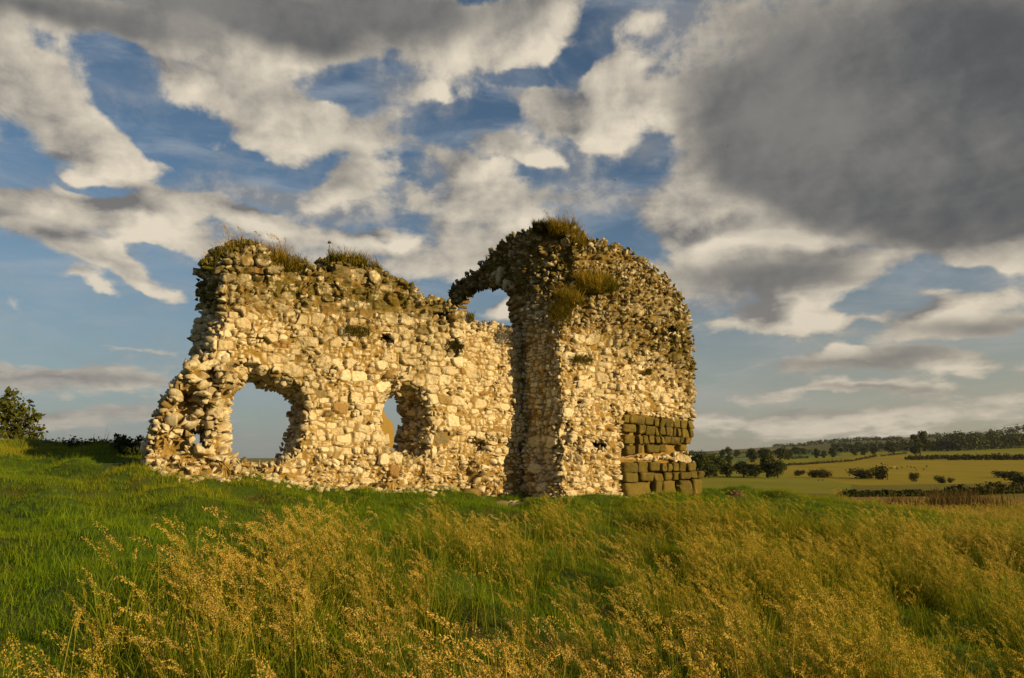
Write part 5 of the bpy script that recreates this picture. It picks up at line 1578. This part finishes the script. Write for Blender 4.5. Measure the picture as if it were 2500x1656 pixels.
HOLES = [(95, 130, 70, 34, -35, .6), (290, 195, 110, 75, -25, 1.0), (360, 300, 130, 52, -25, 1.0), (490, 365, 130, 42, 0, .9), (430, 130, 90, 30, 0, .4), (830, 185, 100, 60, -30, .8), (750, 220, 40, 24, 0, .6), (1190, 180, 85, 18, -5, 1.0), (1320, 150, 65, 34, -20, 1.0),
         (1390, 85, 36, 60, 10, .9), (1060, 262, 75, 24, -15, .9), (970, 300, 90, 20, -10, .8), (60, 410, 240, 22, 0, .7), (350, 410, 220, 18, 0, .5), (90, 610, 170, 30, -15, .7), (60, 720, 330, 60, 0, .9), (360, 740, 200, 50, 0, .9), (390, 600, 90, 22, -10, .7), (700, 405, 130, 20, 0, .5),
         (2130, 620, 140, 50, -5, .9), (1990, 690, 110, 36, 0, .7), (2270, 630, 80, 30, 0, .7), (1740, 790, 200, 26, 0, .6), (1500, 380, 60, 40, 0, .4), (1000, 660, 160, 24, 0, .5)]
_r = random.Random(5)
for _k in range(44):                                  # small broken cumulus of the middle band
    _x = _r.choice([_r.uniform(0, 1300), _r.uniform(0, 1300), _r.uniform(1550, 2367)]); _y = _r.uniform(340, 720) if _x < 1300 else _r.uniform(470, 880)
    _s = _r.uniform(26, 60)
    LIGHT.append((_x, _y, _s * 1.5, _s * .62, _r.uniform(-15, 10), _r.uniform(.55, .95)))
for _k in range(16):
    _s = _r.uniform(30, 60); LIGHT.append((_r.uniform(300, 1550), _r.uniform(30, 330), _s * 1.4, _s * .8, _r.uniform(-20, 10), _r.uniform(.4, .8)))

def build_sky(nt, sky, bg):
    tc = nt.new('ShaderNodeTexCoord'); D = tc.outputs['Generated']
    sp = nt.new('ShaderNodeSeparateXYZ'); nt.l.new(D, sp.inputs[0]); x, y, z = sp.outputs
    az = nt.math('ARCTAN2', x, y)
    el = nt.math('ARCSINE', z)
    cb = nt.new('ShaderNodeCombineXYZ'); nt.l.new(az, cb.inputs[0]); nt.l.new(el, cb.inputs[1]); q0 = cb.outputs[0]
    # cloud-layer coordinates: flatter towards the horizon
    zz = nt.math('ADD', nt.math('MAXIMUM', z, 0.0), 0.14)
    cp = nt.new('ShaderNodeCombineXYZ'); nt.l.new(nt.math('DIVIDE', x, zz), cp.inputs[0]); nt.l.new(nt.math('DIVIDE', y, zz), cp.inputs[1]); p = cp.outputs[0]
    cz = nt.new('ShaderNodeCombineXYZ'); nt.l.new(az, cz.inputs[0]); nt.l.new(nt.math('MULTIPLY', nt.math('POWER', nt.math('MAXIMUM', el, 0.001), 0.62), 1.4), cz.inputs[1]); pa = cz.outputs[0]
    def vnoise_n(vec, scale, amp, detail):
        nd = nt.new('ShaderNodeTexNoise'); nd.noise_dimensions = '3D'; nt.set(nd.inputs['Vector'], vec); nd.inputs['Scale'].default_value = scale; nd.inputs['Detail'].default_value = detail
        return nt.vmath('SCALE', nt.vmath('SUBTRACT', nd.outputs['Color'], (0.5, 0.5, 0.5)), scale=amp)
    w1 = vnoise_n(pa, 6.0, 0.06, 2.0); w2 = vnoise_n(pa, 20.0, 0.035, 4.0)
    q = nt.vmath('ADD', q0, nt.vmath('ADD', w1, w2))
    qs = nt.vmath('ADD', q0, nt.vmath('SCALE', nt.vmath('ADD', w1, w2), scale=0.6))
    def blobs(lst, qq):
        tot = None
        for (bx, by, rx, ry, rot, wt) in lst:
            a, e = px_azel(bx * 1.0562, by * 1.0562)
            mp = nt.new('ShaderNodeMapping'); mp.vector_type = 'TEXTURE'
            nt.l.new(qq, mp.inputs[0])
            mp.inputs['Location'].default_value = (a, e, 0); mp.inputs['Rotation'].default_value = (0, 0, math.radians(rot)); mp.inputs['Scale'].default_value = (rx / 1841 * 1.2, ry / 1841 * 1.2, 1.0)
            # flatten z so the blob is a column in the chart
            g = nt.new('ShaderNodeTexGradient'); g.gradient_type = 'SPHERICAL'; nt.l.new(mp.outputs[0], g.inputs[0])
            tot = nt.math('MULTIPLY', g.outputs['Fac'], wt) if tot is None else nt.math('MULTIPLY_ADD', g.outputs['Fac'], wt, tot)
        return tot
    zero = nt.vmath('MULTIPLY', q, (1, 1, 0)); zs = nt.vmath('MULTIPLY', qs, (1, 1, 0))
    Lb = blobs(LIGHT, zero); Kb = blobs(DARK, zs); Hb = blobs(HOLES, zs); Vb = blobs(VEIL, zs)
    Lo = blobs(LIGHT, nt.vmath('ADD', zero, (0.034, -0.014, 0.0)))
    f1 = nt.noise(pa, 10.0, 8, 0.58, 0.25); f2 = nt.noise(pa, 24.0, 7, 0.62, 0.15)
    off = nt.vmath('ADD', pa, (0.030, -0.018, 0.0)); f1o = nt.noise(off, 10.0, 6, 0.58, 0.25)
    off2 = nt.vmath('ADD', pa, (0.010, -0.006, 0.0)); f2o = nt.noise(off2, 24.0, 5, 0.62, 0.15)
    fl = nt.noise(pa, 4.0, 3, 0.5)
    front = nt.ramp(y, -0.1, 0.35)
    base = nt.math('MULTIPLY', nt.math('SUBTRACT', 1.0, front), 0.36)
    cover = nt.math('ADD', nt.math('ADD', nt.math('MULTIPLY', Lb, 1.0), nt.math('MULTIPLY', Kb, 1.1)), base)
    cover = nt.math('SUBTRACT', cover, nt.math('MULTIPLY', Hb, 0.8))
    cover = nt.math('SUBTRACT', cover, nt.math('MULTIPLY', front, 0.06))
    n1 = nt.math('MULTIPLY', nt.math('SUBTRACT', f1, 0.5), 1.5)
    n2 = nt.math('MULTIPLY', nt.math('SUBTRACT', f2, 0.5), 0.85)
    dens = nt.math('ADD', cover, nt.math('ADD', n1, n2))
    alpha = nt.ramp(dens, 0.06, 0.56)
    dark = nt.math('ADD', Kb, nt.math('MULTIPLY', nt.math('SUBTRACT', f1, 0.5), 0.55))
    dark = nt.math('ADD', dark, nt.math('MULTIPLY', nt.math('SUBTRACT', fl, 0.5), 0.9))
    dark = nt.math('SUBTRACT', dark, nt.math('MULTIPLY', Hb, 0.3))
    dark = nt.math('ADD', dark, nt.math('MULTIPLY', nt.math('SUBTRACT', 1.0, nt.math('MULTIPLY', front, nt.ramp(el, 0.95, 0.62))), 1.1))  # heavy grey cloud added out of view, overhead and behind, to dim fill light
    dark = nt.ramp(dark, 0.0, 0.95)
    rel = nt.math('ADD', nt.math('MULTIPLY', nt.math('SUBTRACT', f1, f1o), 1.6), nt.math('MULTIPLY', nt.math('SUBTRACT', f2, f2o), 1.5))
    sh = nt.math('ADD', nt.math('MULTIPLY', nt.math('SUBTRACT', Lb, Lo), 1.25), nt.math('MULTIPLY', rel, 1.0))
    sh = nt.math('ADD', sh, nt.math('MULTIPLY', nt.math('SUBTRACT', fl, 0.5), 0.8))
    sh = nt.ramp(sh, -1.0, 0.95, 0.0, 1.0, False)
    k = SKY_GAIN / SKY_S
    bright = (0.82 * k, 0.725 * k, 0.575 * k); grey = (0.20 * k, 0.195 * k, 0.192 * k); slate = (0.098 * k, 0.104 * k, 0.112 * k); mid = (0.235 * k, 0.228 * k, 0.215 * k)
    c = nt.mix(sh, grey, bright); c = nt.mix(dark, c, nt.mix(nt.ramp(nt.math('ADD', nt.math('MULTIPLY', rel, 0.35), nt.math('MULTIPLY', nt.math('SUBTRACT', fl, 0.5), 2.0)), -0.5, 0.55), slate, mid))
    # thin high streaks
    ps = nt.vmath('MULTIPLY', pa, (1.0, 2.2, 1.0))
    streak = nt.ramp(nt.noise(ps, 5.5, 6, 0.6, 0.6), 0.42, 0.76, 0.0, 0.5)
    blue = nt.mix(1.0, sky.outputs[0], (0.84 * SKY_GAIN, 0.92 * SKY_GAIN, 0.93 * SKY_GAIN), 'MULTIPLY')
    blue = nt.mix(streak, blue, (0.46 * k, 0.49 * k, 0.52 * k))
    vd = nt.math('ADD', Vb, nt.math('MULTIPLY', nt.math('ADD', n1, n2), 0.55))
    va = nt.ramp(vd, -0.08, 0.50, 0.0, 0.85)
    blue = nt.mix(va, blue, nt.mix(nt.ramp(rel, -0.25, 0.35), (0.235 * k, 0.25 * k, 0.275 * k), (0.46 * k, 0.43 * k, 0.385 * k)))
    # pale low air
    low = nt.ramp(el, 0.0, 0.30, 0.62, 0.0)
    side = nt.ramp(az, -0.35, 0.65)
    blue = nt.mix(low, blue, nt.mix(side, (0.25 * k, 0.285 * k, 0.31 * k), (0.46 * k, 0.40 * k, 0.29 * k)))
    c = nt.mix(nt.math('MULTIPLY', low, 0.55), c, nt.mix(side, (0.24 * k, 0.255 * k, 0.265 * k), (0.44 * k, 0.385 * k, 0.29 * k)))
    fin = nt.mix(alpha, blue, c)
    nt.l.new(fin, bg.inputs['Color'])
    bg.inputs['Strength'].default_value = SKY_S
# ------------------------------------------------------------------ sun, sky, camera
SUN_A = math.radians(58)      # to the right of straight behind the camera
SUN_E = math.radians(17)
def build_light():
    L = bpy.data.lights.new('sun', 'SUN'); L.energy = 5.0; L.angle = math.radians(0.53); L.color = (1.0, 0.72, 0.35)
    o = link(bpy.data.objects.new('sun', L))
    to_sun = Vector((math.sin(SUN_A) * math.cos(SUN_E), -math.cos(SUN_A) * math.cos(SUN_E), math.sin(SUN_E)))
    o.rotation_euler = to_sun.to_track_quat('Z', 'Y').to_euler()
    o.location = to_sun * 60
    w = bpy.data.worlds.new('World'); scene.world = w; w.use_nodes = True
    nt = NT(w.node_tree)
    bg = nt.n['Background']
    sky = nt.new('ShaderNodeTexSky'); sky.sky_type = 'NISHITA'; sky.sun_disc = False
    sky.sun_elevation = SUN_E; sky.sun_rotation = PI - SUN_A; sky.altitude = 100; sky.dust_density = 0.6; sky.ozone_density = 2.0
    pass
    build_sky(nt, sky, bg)
def build_camera():
    cd = bpy.data.cameras.new('camera'); cd.lens = 28.0; cd.sensor_width = 36.0; cd.clip_end = 20000; cd.clip_start = 0.05
    co = link(bpy.data.objects.new('camera', cd)); co.location = tuple(EYE); co.rotation_euler = (PI / 2 + PITCH, 0, 0)
    scene.camera = co
build_light(); build_camera()
scene.view_settings.view_transform = 'Standard'; scene.view_settings.look = 'None'
scene.view_settings.exposure = 0.24; scene.view_settings.gamma = 1.0
scene.cycles.max_bounces = 6; scene.cycles.diffuse_bounces = 3; scene.cycles.transparent_max_bounces = 8
